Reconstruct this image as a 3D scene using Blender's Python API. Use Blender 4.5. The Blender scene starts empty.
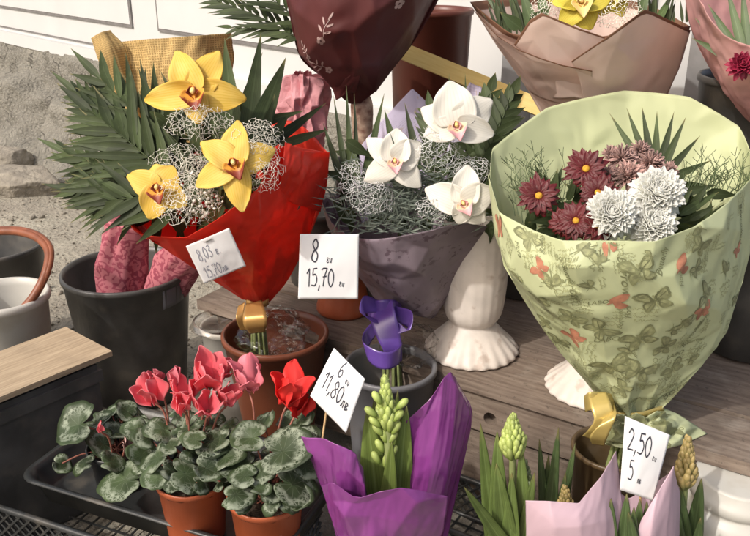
import bpy, math, random
import numpy as np
from mathutils import Vector, noise
random.seed(7)
R = math.radians
C = bpy.context.scene
col = C.collection

# ------------------------------------------------------------------ camera
PW, PH, F = 750.0, 536.0, 825.0
PITCH, CAMZ = R(22), 1.0
CAM = Vector((0, 0, CAMZ))
FWD = Vector((0, math.cos(PITCH), -math.sin(PITCH)))
UPV = Vector((0, math.sin(PITCH), math.cos(PITCH)))
RGT = Vector((1, 0, 0))
cd = bpy.data.cameras.new('camera'); cam = bpy.data.objects.new('camera', cd); col.objects.link(cam)
cam.location = CAM; cam.rotation_euler = (R(90) - PITCH, 0, 0)
cd.sensor_width = 36; cd.lens = 36 * F / PW; cd.clip_start = .02; cd.clip_end = 400
C.camera = cam

def ray(px, py): return FWD * F + RGT * (px - PW / 2) + UPV * (PH / 2 - py)
def at(px, py, Y):
    r = ray(px, py); return CAM + r * (Y / r.y)
def atz(px, py, z):
    r = ray(px, py); return CAM + r * ((z - CAMZ) / r.z)
def mpp(p): return (Vector(p) - CAM).dot(FWD) / F          # metres per photo pixel at p
def tocam(p): return (CAM - Vector(p)).normalized()

# ------------------------------------------------------------------ world and light
w = bpy.data.worlds.new('World'); C.world = w; w.use_nodes = True
nt = w.node_tree; nt.nodes.clear()
out = nt.nodes.new('ShaderNodeOutputWorld'); bg = nt.nodes.new('ShaderNodeBackground'); sk = nt.nodes.new('ShaderNodeTexSky')
sk.sky_type = 'NISHITA'; sk.sun_disc = False
SUN = Vector((-.66, -.58, .80)).normalized()
el = math.asin(SUN.z); az = math.atan2(SUN.x, SUN.y)
sk.sun_elevation = el; sk.sun_rotation = az; sk.dust_density = 6.0; sk.air_density = 1.0; sk.ozone_density = .8
bg.inputs[1].default_value = .15
nt.links.new(sk.outputs[0], bg.inputs[0]); nt.links.new(bg.outputs[0], out.inputs[0])
sd = bpy.data.lights.new('sun', 'SUN'); so = bpy.data.objects.new('sun', sd); col.objects.link(so)
sd.energy = 2.0; sd.angle = R(1.5); sd.color = (1, .965, .91)
so.rotation_euler = (-SUN).to_track_quat('-Z', 'Y').to_euler(); so.location = (-3, -2, 4)
vs = C.view_settings; vs.view_transform = 'Standard'; vs.look = 'None'; vs.gamma = 1; vs.exposure = .3
vs.use_curve_mapping = False

# ------------------------------------------------------------------ materials
def L(nt, a, b): nt.links.new(a, b)
def mat(name, c, rough=.6, var=.18, scale=25, bump=0, bscale=120, tr=0, spec=.4, metal=0, c2=None, island=0, tint=None, detail=4, stretch=None, coat=0, bdist=.002, uvm=False, crease=0, cd=.012):
    m = bpy.data.materials.new(name); m.use_nodes = True
    n = m.node_tree; b = n.nodes['Principled BSDF']; o = n.nodes['Material Output']
    tc = n.nodes.new('ShaderNodeTexCoord'); src = tc.outputs['UV' if uvm else 'Object']
    if stretch:
        mp = n.nodes.new('ShaderNodeMapping'); mp.inputs['Scale'].default_value = stretch; L(n, src, mp.inputs[0]); src = mp.outputs[0]
    nz = n.nodes.new('ShaderNodeTexNoise'); nz.inputs['Scale'].default_value = scale; nz.inputs['Detail'].default_value = detail
    L(n, src, nz.inputs['Vector'])
    rp = n.nodes.new('ShaderNodeValToRGB'); e = rp.color_ramp.elements
    ca = c2 if c2 else tuple(x * (1 - var) for x in c); cb = c if c2 else tuple(min(1, x * (1 + var)) for x in c)
    e[0].position = .34; e[1].position = .66; e[0].color = (*ca, 1); e[1].color = (*cb, 1)
    L(n, nz.outputs['Fac'], rp.inputs[0]); cs = rp.outputs[0]
    if island:
        g = n.nodes.new('ShaderNodeNewGeometry'); h = n.nodes.new('ShaderNodeHueSaturation')
        mr = n.nodes.new('ShaderNodeMapRange'); mr.inputs['To Min'].default_value = 1 - island; mr.inputs['To Max'].default_value = 1 + island
        L(n, g.outputs['Random Per Island'], mr.inputs[0]); L(n, mr.outputs[0], h.inputs['Value']); L(n, cs, h.inputs['Color']); cs = h.outputs[0]
    L(n, cs, b.inputs['Base Color'])
    b.inputs['Roughness'].default_value = rough; b.inputs['Specular IOR Level'].default_value = spec; b.inputs['Metallic'].default_value = metal
    b.inputs['Coat Weight'].default_value = coat
    if bump:
        bz = n.nodes.new('ShaderNodeTexNoise'); bz.inputs['Scale'].default_value = bscale; bz.inputs['Detail'].default_value = 5
        L(n, src, bz.inputs['Vector'])
        bp = n.nodes.new('ShaderNodeBump'); bp.inputs['Strength'].default_value = bump; bp.inputs['Distance'].default_value = bdist
        L(n, bz.outputs['Fac'], bp.inputs['Height']); L(n, bp.outputs[0], b.inputs['Normal'])
    if crease:
        cz = n.nodes.new('ShaderNodeTexNoise'); cz.noise_type = 'RIDGED_MULTIFRACTAL'; cz.inputs['Scale'].default_value = crease; cz.inputs['Detail'].default_value = 2.5; cz.inputs['Distortion'].default_value = .4
        L(n, tc.outputs['Object'], cz.inputs['Vector']); cp2 = n.nodes.new('ShaderNodeBump'); cp2.inputs['Strength'].default_value = .8; cp2.inputs['Distance'].default_value = cd
        L(n, cz.outputs['Fac'], cp2.inputs['Height']); L(n, cp2.outputs[0], b.inputs['Normal'])
    if tr:
        t = n.nodes.new('ShaderNodeBsdfTranslucent'); mx = n.nodes.new('ShaderNodeMixShader'); mx.inputs[0].default_value = tr
        L(n, cs, t.inputs[0]); L(n, b.outputs[0], mx.inputs[1]); L(n, t.outputs[0], mx.inputs[2]); L(n, mx.outputs[0], o.inputs[0])
    m['cs'] = cs.node.name
    return m
def nodes(m): return m.node_tree, m.node_tree.nodes['Principled BSDF']
def recolor(m, fn):
    """fn(tree, base colour socket) -> new socket, wired everywhere the base colour goes"""
    n = m.node_tree; cs = n.nodes[m['cs']].outputs[0 if n.nodes[m['cs']].type != 'MIX' else 2]
    tos = [l.to_socket for l in cs.links]
    ns = fn(n, cs)
    for t in tos: L(n, ns, t)
    return m
def mixc(n, fac, a, b):
    x = n.nodes.new('ShaderNodeMix'); x.data_type = 'RGBA'
    L(n, fac, x.inputs[0])
    for s, v in ((x.inputs[6], a), (x.inputs[7], b)):
        if isinstance(v, tuple): s.default_value = (*v, 1)
        else: L(n, v, s)
    return x.outputs[2]
def math_(n, op, a, b=None, clamp=False):
    x = n.nodes.new('ShaderNodeMath'); x.operation = op; x.use_clamp = clamp
    for s, v in zip(x.inputs, (a, b)):
        if v is None: continue
        if isinstance(v, (int, float)): s.default_value = v
        else: L(n, v, s)
    return x.outputs[0]
def uv(n):
    t = n.nodes.new('ShaderNodeTexCoord'); s = n.nodes.new('ShaderNodeSeparateXYZ'); L(n, t.outputs['UV'], s.inputs[0]); return t.outputs['UV'], s.outputs[0], s.outputs[1]
def smooth(n, v, a, b, lo=0., hi=1.):
    x = n.nodes.new('ShaderNodeMapRange'); x.interpolation_type = 'SMOOTHSTEP'
    x.inputs[1].default_value = a; x.inputs[2].default_value = b; x.inputs[3].default_value = lo; x.inputs[4].default_value = hi
    L(n, v, x.inputs[0]); return x.outputs[0]
def noi(n, vec, s, detail=3):
    x = n.nodes.new('ShaderNodeTexNoise'); x.inputs['Scale'].default_value = s; x.inputs['Detail'].default_value = detail
    if vec: L(n, vec, x.inputs['Vector'])
    return x.outputs['Fac']
def voro(n, vec, s, feat='DISTANCE_TO_EDGE'):
    x = n.nodes.new('ShaderNodeTexVoronoi'); x.feature = feat; x.inputs['Scale'].default_value = s; L(n, vec, x.inputs['Vector']); return x.outputs['Distance']

G = {}
G['ground'] = mat('dirt', (.33, .305, .245), .95, scale=5, c2=(.235, .21, .17), bump=1, bscale=60, bdist=.012, detail=9)
def _g(n, cs):
    t = n.nodes.new('ShaderNodeTexCoord'); f = smooth(n, noi(n, t.outputs['Object'], 110, 6), .52, .68)
    return mixc(n, math_(n, 'MULTIPLY', f, .6), cs, (.17, .15, .12))
recolor(G['ground'], _g)
G['concrete'] = mat('rough_concrete', (.25, .235, .195), .95, scale=5, c2=(.165, .155, .13), bump=1, bscale=70, bdist=.02, detail=9)
def _conc(n, cs):
    o = n.nodes.new('ShaderNodeTexCoord').outputs['Object']
    wv = n.nodes.new('ShaderNodeVectorMath'); wv.operation = 'ADD'; nn2 = n.nodes.new('ShaderNodeTexNoise'); nn2.inputs['Scale'].default_value = 6; L(n, o, nn2.inputs['Vector'])
    sc = n.nodes.new('ShaderNodeVectorMath'); sc.operation = 'SCALE'; sc.inputs[3].default_value = .35; L(n, nn2.outputs['Color'], sc.inputs[0]); L(n, o, wv.inputs[0]); L(n, sc.outputs[0], wv.inputs[1])
    crack = math_(n, 'MULTIPLY', smooth(n, voro(n, wv.outputs[0], 3.2), .0, .022, 1., 0.), smooth(n, noi(n, o, 3, 2), .45, .55))
    grit = math_(n, 'MULTIPLY', smooth(n, voro(n, o, 75, 'F1'), .25, .5, 1., 0.), .45)
    stain = math_(n, 'MULTIPLY', smooth(n, noi(n, o, 2.2, 7), .48, .62), .55)
    return mixc(n, math_(n, 'MULTIPLY', crack, .8), mixc(n, grit, mixc(n, stain, cs, (.115, .108, .09)), (.31, .29, .25)), (.05, .045, .04))
recolor(G['concrete'], _conc)
G['rock'] = mat('rock', (.29, .26, .21), .95, scale=18, c2=(.19, .17, .14), bump=.9, bscale=60, bdist=.01, detail=8)
G['white_wall'] = mat('white_door_paint', (.55, .55, .54), .45, var=.04, scale=3, bump=.05, bscale=200)
G['groove_shade'] = mat('grey_groove_shade', (.16, .15, .145), .6)  # dark grey that stands in for shade in the panel grooves
G['grey_post'] = mat('grey_post_paint', (.22, .215, .21), .55, var=.1)
G['black_plastic'] = mat('black_plastic', (.066, .064, .060), .42, var=.3, scale=14, bump=.12, bscale=300, spec=.45)
def _dust(n, cs):
    t = n.nodes.new('ShaderNodeTexCoord'); f = smooth(n, noi(n, t.outputs['Object'], 16, 8), .5, .78)
    return mixc(n, math_(n, 'MULTIPLY', f, .32), cs, (.26, .22, .17))
recolor(G['black_plastic'], _dust)
G['black_tray'] = mat('black_tray', (.032, .034, .034), .35, var=.3, scale=20, bump=.1, bscale=250)
recolor(G['black_tray'], _dust)
G['terracotta'] = mat('terracotta_plastic', (.36, .085, .032), .4, var=.15, scale=12, bump=.08, bscale=150)
recolor(G['terracotta'], _dust)
G['brown_pot'] = mat('brown_pot_plastic', (.155, .048, .024), .4, var=.2, scale=9, bump=.08, bscale=150)
recolor(G['brown_pot'], lambda n, cs: mixc(n, math_(n, 'MULTIPLY', smooth(n, noi(n, n.nodes.new('ShaderNodeTexCoord').outputs['Object'], 20, 8), .52, .8), .14), cs, (.3, .22, .16)))
G['maroon_vase'] = mat('maroon_vase', (.105, .030, .020), .38, var=.15, scale=7)
G['olive_pot'] = mat('olive_pot', (.085, .055, .025), .4, var=.25, scale=9)
recolor(G['olive_pot'], _dust)
G['grey_pot'] = mat('grey_plastic', (.15, .15, .16), .4, var=.12, scale=9)
recolor(G['grey_pot'], _dust)
G['white_plastic'] = mat('white_plastic', (.50, .485, .44), .4, var=.06, scale=9)
recolor(G['white_plastic'], lambda n, cs: mixc(n, math_(n, 'MULTIPLY', smooth(n, noi(n, n.nodes.new('ShaderNodeTexCoord').outputs['Object'], 22, 8), .5, .75), .35), cs, (.36, .3, .22)))
G['ceramic'] = mat('white_ceramic', (.66, .60, .54), .45, var=.12, scale=20, bump=.15, bscale=70)
recolor(G['ceramic'], lambda n, cs: mixc(n, math_(n, 'MULTIPLY', smooth(n, noi(n, n.nodes.new('ShaderNodeTexCoord').outputs['Object'], 38, 8), .56, .72), .55), cs, (.36, .26, .2)))
G['leather'] = mat('brown_leather', (.20, .065, .03), .45, var=.25, scale=30, bump=.2, bscale=200)
G['plywood'] = mat('plywood', (.46, .36, .24), .8, scale=7, c2=(.31, .235, .15), stretch=(2, 30, 1), bump=.2, bscale=40, uvm=True, detail=8)
recolor(G['plywood'], lambda n, cs: mixc(n, math_(n, 'MULTIPLY', smooth(n, noi(n, n.nodes.new('ShaderNodeTexCoord').outputs['Object'], 11, 8), .5, .72), .45), cs, (.20, .15, .10)))
G['plank'] = mat('weathered_plank', (.235, .185, .145), .85, scale=5, c2=(.135, .10, .078), stretch=(2.6, 24, 1), bump=.4, bscale=9, uvm=True, detail=9)
def _wear(n, cs):
    o = n.nodes.new('ShaderNodeTexCoord').outputs['Object']; v, x, y = uv(n)
    d = math_(n, 'MULTIPLY', smooth(n, noi(n, o, 9, 9), .50, .70), .6)
    sp = math_(n, 'MULTIPLY', smooth(n, noi(n, o, 150, 3), .62, .70), .5)
    pale = math_(n, 'MULTIPLY', smooth(n, noi(n, o, 16, 7), .54, .74), .45)
    return mixc(n, sp, mixc(n, pale, mixc(n, d, cs, (.085, .066, .052)), (.34, .30, .25)), (.06, .05, .04))
recolor(G['plank'], _wear)
G['lath'] = mat('yellow_lath', (.86, .66, .24), .5, scale=8, c2=(.78, .57, .18), stretch=(2, 30, 1), uvm=True)
G['stick'] = mat('bamboo_stick', (.48, .32, .16), .7)
G['paper_tag'] = mat('white_card', (.82, .82, .82), .65, var=.02, scale=9, tr=.12)
G['ink'] = mat('marker_ink', (.035, .035, .05), .6, var=.2)
G['ink_blue'] = mat('blue_grey_ink', (.23, .24, .30), .6, var=.2)
G['pin'] = mat('steel_pin', (.6, .6, .6), .3, metal=1)
G['red_paper'] = mat('red_wrap', (.84, .075, .040), .36, var=.10, scale=14, crease=16, cd=.012, tr=.52, bump=.1, bscale=60)
G['burlap'] = mat('burlap', (.66, .47, .20), .85, var=.15, scale=9, tr=.2)
def _burlap(n, cs):
    v, x, y = uv(n)
    a = math_(n, 'SINE', math_(n, 'MULTIPLY', math_(n, 'ADD', x, math_(n, 'MULTIPLY', noi(n, v, 14), .02)), 330.)); b = math_(n, 'SINE', math_(n, 'MULTIPLY', math_(n, 'ADD', y, math_(n, 'MULTIPLY', noi(n, v, 11), .02)), 260.))
    f = smooth(n, math_(n, 'MAXIMUM', a, b), .15, .75)
    wide = smooth(n, noi(n, v, 40, 6), .4, .6)
    return mixc(n, f, (.36, .235, .09), mixc(n, wide, cs, (.56, .38, .15)))
recolor(G['burlap'], _burlap)
G['pink_crepe'] = mat('pink_crepe', (.72, .36, .39), .7, var=.12, scale=25, tr=.3, bump=.5, bscale=90, bdist=.006)
G['pink_emboss'] = mat('pink_embossed', (.55, .19, .22), .55, var=.1, scale=20, tr=.1)
def _emb(n, cs):
    t = n.nodes.new('ShaderNodeTexCoord')
    x = n.nodes.new('ShaderNodeTexWave'); x.wave_type = 'RINGS'; x.inputs['Scale'].default_value = 16; x.inputs['Distortion'].default_value = 22; x.inputs['Detail'].default_value = 3; x.inputs['Detail Scale'].default_value = 1.6
    L(n, t.outputs['Object'], x.inputs['Vector'])
    f = smooth(n, x.outputs['Fac'], .2, .5)
    return mixc(n, f, (.34, .075, .11), cs)
recolor(G['pink_emboss'], _emb)
G['maroon_paper'] = mat('maroon_wrap', (.105, .026, .026), .5, var=.15, scale=9, crease=13, cd=.012, tr=.15, bump=.1, bscale=40)
G['sprig'] = mat('sprig_print', (.46, .33, .31), .6, var=.3, scale=60)
G['stem_print'] = mat('stem_floral', (.50, .38, .28), .7, scale=60, c2=(.16, .07, .05))
G['peach'] = mat('peach_mesh_paper', (.80, .65, .57), .7, var=.06, scale=9, crease=12, cd=.012, tr=.42)
def _border(n, cs):
    v, x, y = uv(n); return mixc(n, smooth(n, y, .045, .055), (.27, .14, .085), cs)
recolor(G['peach'], _border)
G['pink_mesh'] = mat('pink_mesh_paper', (.66, .38, .36), .7, var=.12, scale=20, crease=12, cd=.012, tr=.35)
G['plum'] = mat('plum_grey_wrap', (.27, .215, .25), .42, var=.1, scale=14, crease=18, cd=.012, tr=.2)
def _plum(n, cs):
    t = n.nodes.new('ShaderNodeTexCoord'); o = t.outputs['Object']
    f = math_(n, 'MULTIPLY', smooth(n, noi(n, o, 95, 5), .54, .60), smooth(n, noi(n, o, 20, 2), .46, .58))
    return mixc(n, math_(n, 'MULTIPLY', f, .75), cs, (.10, .062, .08))
recolor(G['plum'], _plum)
G['lavender'] = mat('lavender_newsprint', (.60, .54, .68), .6, var=.08, scale=9, tr=.25)
def _lav(n, cs):
    v, x, y = uv(n)
    ln = smooth(n, math_(n, 'SINE', math_(n, 'MULTIPLY', y, 190.)), .1, .5)
    tx = math_(n, 'MULTIPLY', ln, smooth(n, noi(n, v, 120, 2), .5, .56))
    blob = smooth(n, noi(n, v, 7, 3), .6, .64)
    return mixc(n, math_(n, 'MULTIPLY', blob, .6), mixc(n, math_(n, 'MULTIPLY', tx, .5), cs, (.25, .19, .3)), (.48, .36, .30))
recolor(G['lavender'], _lav)
G['green_paper'] = mat('pale_green_wrap', (.585, .625, .37), .55, var=.05, scale=7, crease=19, cd=.012, tr=.25, bump=.12, bscale=30)
G['green_print'] = mat('khaki_print', (.19, .20, .095), .6, var=.3, scale=70)
G['green_print_pale'] = mat('pale_khaki_print', (.36, .37, .19), .6, var=.2, scale=70)
G['green_print_mid'] = mat('olive_print', (.27, .28, .14), .6, var=.35, scale=110)
G['red_print'] = mat('rust_print', (.40, .17, .10), .6, var=.3, scale=70)
G['purple_foil'] = mat('purple_foil', (.25, .050, .25), .18, crease=13, cd=.012, var=.15, scale=9, tr=.22, spec=.6, coat=.6)
G['pink_paper'] = mat('pale_pink_wrap', (.64, .47, .53), .5, var=.05, scale=9, crease=9, cd=.012, tr=.3)
G['ribbon_gold'] = mat('gold_ribbon', (.52, .40, .13), .25, var=.1, metal=.35)
G['ribbon_copper'] = mat('copper_ribbon', (.52, .30, .10), .25, var=.1, metal=.45)
G['ribbon_purple'] = mat('purple_ribbon', (.11, .055, .28), .28, var=.15, spec=.7)
G['soil'] = mat('soil', (.045, .03, .02), .95, scale=60, bump=1, bscale=90, bdist=.01)
G['leaf_dark'] = mat('dark_palm_leaf', (.050, .068, .026), .55, var=.3, scale=20, tr=.15, island=.4, spec=.22)
G['leaf_mid'] = mat('mid_green_leaf', (.075, .115, .04), .5, var=.25, scale=20, tr=.22, island=.3)
G['leaf_grey'] = mat('grey_green_leaf', (.15, .18, .145), .55, var=.3, scale=30, tr=.15, island=.35)
G['leaf_hya'] = mat('hyacinth_leaf', (.20, .27, .065), .45, var=.2, scale=18, tr=.28, island=.2)
G['leaf_hyamid'] = mat('hyacinth_leaf_mid', (.125, .18, .048), .45, var=.3, scale=18, tr=.25, island=.25)
G['leaf_hyadark'] = mat('hyacinth_leaf_dark', (.075, .115, .042), .45, var=.2, scale=18, tr=.25, island=.2)
G['bud_green'] = mat('hyacinth_bud', (.42, .50, .15), .42, var=.15, scale=40, tr=.2, island=.2)
G['bud_dull'] = mat('hyacinth_bud_dull', (.26, .31, .15), .45, var=.2, scale=40, tr=.15, island=.25)
G['bud_tan'] = mat('hyacinth_bud_tan', (.36, .27, .105), .5, var=.2, scale=40, tr=.15, island=.25)
G['petal_yellow'] = mat('yellow_petal', (.84, .63, .17), .62, var=.1, scale=30, tr=.3, c2=(.82, .56, .10))
G['petal_lime'] = mat('lime_petal', (.68, .58, .09), .62, var=.1, scale=30, tr=.3)
G['petal_white'] = mat('white_petal', (.80, .77, .69), .62, var=.04, scale=30, tr=.28)
G['petal_mum'] = mat('mum_petal', (.90, .90, .86), .55, var=.03, scale=30, tr=.5)
G['lip_orange'] = mat('orange_lip', (.70, .25, .03), .5, scale=130, c2=(.34, .035, .015))
G['lip_pink'] = mat('pink_lip', (.78, .52, .46), .5, scale=130, c2=(.48, .15, .2))
def _lip(a, b):
    def f(n, cs):
        v, x, y = uv(n); t = n.nodes.new('ShaderNodeTexCoord')
        return mixc(n, smooth(n, math_(n, 'ADD', y, math_(n, 'MULTIPLY', math_(n, 'SUBTRACT', noi(n, t.outputs['Object'], 220, 3), .5), .5)), .42, .62), a, b)
    return f
recolor(G['lip_orange'], _lip((.74, .34, .05), (.22, .035, .015))); recolor(G['lip_pink'], _lip((.74, .55, .36), (.66, .34, .36)))
def _veins(n, cs):
    v, x, y = uv(n); t = n.nodes.new('ShaderNodeTexCoord')
    st = smooth(n, math_(n, 'SINE', math_(n, 'ADD', math_(n, 'MULTIPLY', x, 70.), math_(n, 'MULTIPLY', noi(n, t.outputs['Object'], 40), 3.))), .2, 1.)
    h = n.nodes.new('ShaderNodeHueSaturation'); h.inputs['Value'].default_value = .86; h.inputs['Saturation'].default_value = 1.1; L(n, cs, h.inputs['Color'])
    return mixc(n, math_(n, 'MULTIPLY', st, .6), cs, h.outputs[0])
for k in ('petal_yellow', 'petal_white', 'petal_lime'): recolor(G[k], _veins)
def _blade(n, cs):
    v, x, y = uv(n); t = n.nodes.new('ShaderNodeTexCoord')
    st = smooth(n, math_(n, 'SINE', math_(n, 'ADD', math_(n, 'MULTIPLY', x, 62.), math_(n, 'MULTIPLY', noi(n, t.outputs['Object'], 30), 5.))), -.2, 1.)
    mid = smooth(n, math_(n, 'ABSOLUTE', math_(n, 'SUBTRACT', x, .5)), .015, .06, 1., 0.)
    tipy = smooth(n, math_(n, 'ADD', y, math_(n, 'MULTIPLY', noi(n, t.outputs['Object'], 55), .25)), .98, 1.15)
    h = n.nodes.new('ShaderNodeHueSaturation'); h.inputs['Value'].default_value = .72; L(n, cs, h.inputs['Color'])
    h2 = n.nodes.new('ShaderNodeHueSaturation'); h2.inputs['Value'].default_value = 1.5; h2.inputs['Saturation'].default_value = .9; L(n, cs, h2.inputs['Color'])
    a = mixc(n, math_(n, 'MULTIPLY', st, .7), cs, h.outputs[0])
    return mixc(n, math_(n, 'MULTIPLY', tipy, .7), mixc(n, math_(n, 'MULTIPLY', mid, .6), a, h2.outputs[0]), (.24, .20, .08))
for k in ('leaf_dark', 'leaf_mid', 'leaf_hya', 'leaf_hyamid', 'leaf_hyadark'): recolor(G[k], _blade)
G['column'] = mat('orchid_column', (.80, .58, .22), .5)
G['disc'] = mat('yellow_disc', (.62, .36, .03), .8, scale=200, c2=(.4, .18, .02), bump=.5, bscale=300)
G['cycl'] = mat('cyclamen_petal', (.88, .17, .21), .5, var=.12, scale=30, tr=.4, island=.12)
G['cycl_pink'] = mat('cyclamen_petal_pink', (.80, .24, .29), .5, var=.15, scale=30, tr=.3, island=.12)
G['cycl_red'] = mat('cyclamen_petal_red', (.82, .045, .040), .5, var=.12, scale=30, tr=.3, island=.12)
def _edge_pale(n, cs):
    v, x, y = uv(n); a = math_(n, 'ABSOLUTE', math_(n, 'SUBTRACT', x, .5))
    return mixc(n, math_(n, 'MULTIPLY', smooth(n, math_(n, 'MAXIMUM', math_(n, 'MULTIPLY', a, 2), math_(n, 'SUBTRACT', y, .02)), .7, 1.), .45), cs, (.85, .42, .42))
recolor(G['cycl'], _edge_pale)
G['daisy'] = mat('red_daisy_petal', (.105, .010, .013), .5, var=.2, scale=30, tr=.15)
recolor(G['daisy'], lambda n, cs: mixc(n, (lambda t: smooth(n, math_(n, 'MAXIMUM', math_(n, 'MULTIPLY', math_(n, 'ABSOLUTE', math_(n, 'SUBTRACT', t[1], .5)), 2.), t[2]), .95, 1.12))(uv(n)), cs, (.50, .30, .22)))
G['dusty_pink'] = mat('dusty_pink_petal', (.42, .27, .24), .6, var=.3, scale=60, island=.4, tr=.15)
G['sprig_stem'] = mat('thin_sprig', (.085, .115, .05), .6, var=.3)
G['petiole'] = mat('pink_petiole', (.27, .10, .07), .5, var=.3)
G['petiole_green'] = mat('green_stem', (.22, .26, .10), .5, var=.3)
G['net'] = mat('sisal_net', (.84, .81, .70), .7, var=.1, scale=40)
G['net_white'] = mat('white_net', (.82, .82, .80), .7, var=.1, scale=40)
G['gyps'] = mat('baby_breath', (.78, .72, .62), .6, var=.1)
G['dark_red_flower'] = mat('dark_red_petal', (.28, .018, .05), .5, var=.3, scale=40, tr=.15)
for k, c_ in (('bud_green', (.22, .30, .06)), ('bud_dull', (.12, .17, .06)), ('bud_tan', (.17, .19, .06))):
    recolor(G[k], lambda n, cs, c_=c_: mixc(n, smooth(n, uv(n)[2], .2, .75), c_, cs))
# marbled cyclamen leaf
m = G['leaf_cycl'] = mat('marbled_leaf', (.042, .062, .026), .5, var=.35, scale=30, tr=.12, island=.45, spec=.3)
def _cycl(n, cs):
    v, x, y = uv(n)
    dx = math_(n, 'SUBTRACT', x, .5); dy = math_(n, 'SUBTRACT', y, .5)
    r = math_(n, 'MULTIPLY', math_(n, 'POWER', math_(n, 'ADD', math_(n, 'MULTIPLY', dx, dx), math_(n, 'MULTIPLY', dy, dy)), .5), 2.)
    t = n.nodes.new('ShaderNodeTexCoord')
    rr = math_(n, 'ADD', r, math_(n, 'MULTIPLY', math_(n, 'SUBTRACT', noi(n, t.outputs['Object'], 85, 4), .5), .55))
    ring = math_(n, 'MULTIPLY', smooth(n, rr, .36, .62), smooth(n, rr, .70, .86, 1., 0.))
    ang = math_(n, 'ARCTAN2', dy, dx)
    vein = smooth(n, math_(n, 'ABSOLUTE', math_(n, 'SINE', math_(n, 'MULTIPLY', ang, 4.5))), .0, .14, 1., 0.)
    vein = math_(n, 'MULTIPLY', vein, smooth(n, r, .1, .85, 1., 0.))
    net = smooth(n, voro(n, t.outputs['Object'], 190), .03, .16, 1., 0.)
    blot = smooth(n, noi(n, t.outputs['Object'], 120, 5), .40, .62)
    f = math_(n, 'MAXIMUM', math_(n, 'MULTIPLY', ring, math_(n, 'MAXIMUM', blot, math_(n, 'MULTIPLY', net, .8))), math_(n, 'MULTIPLY', vein, .55))
    return mixc(n, math_(n, 'MULTIPLY', f, .8), cs, (.31, .35, .26))
recolor(m, _cycl)
# cellophane
m = bpy.data.materials.new('cellophane'); m.use_nodes = True; n = m.node_tree; n.nodes.remove(n.nodes['Principled BSDF'])
t = n.nodes.new('ShaderNodeBsdfTransparent'); g = n.nodes.new('ShaderNodeBsdfGlossy'); g.inputs['Roughness'].default_value = .2
t.inputs[0].default_value = (.94, .93, .92, 1)
fr = n.nodes.new('ShaderNodeLayerWeight'); fr.inputs[0].default_value = .12; mx = n.nodes.new('ShaderNodeMixShader')
L(n, fr.outputs[1], mx.inputs[0]); L(n, t.outputs[0], mx.inputs[1]); L(n, g.outputs[0], mx.inputs[2]); L(n, mx.outputs[0], n.nodes['Material Output'].inputs[0])
G['cello'] = m

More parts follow.
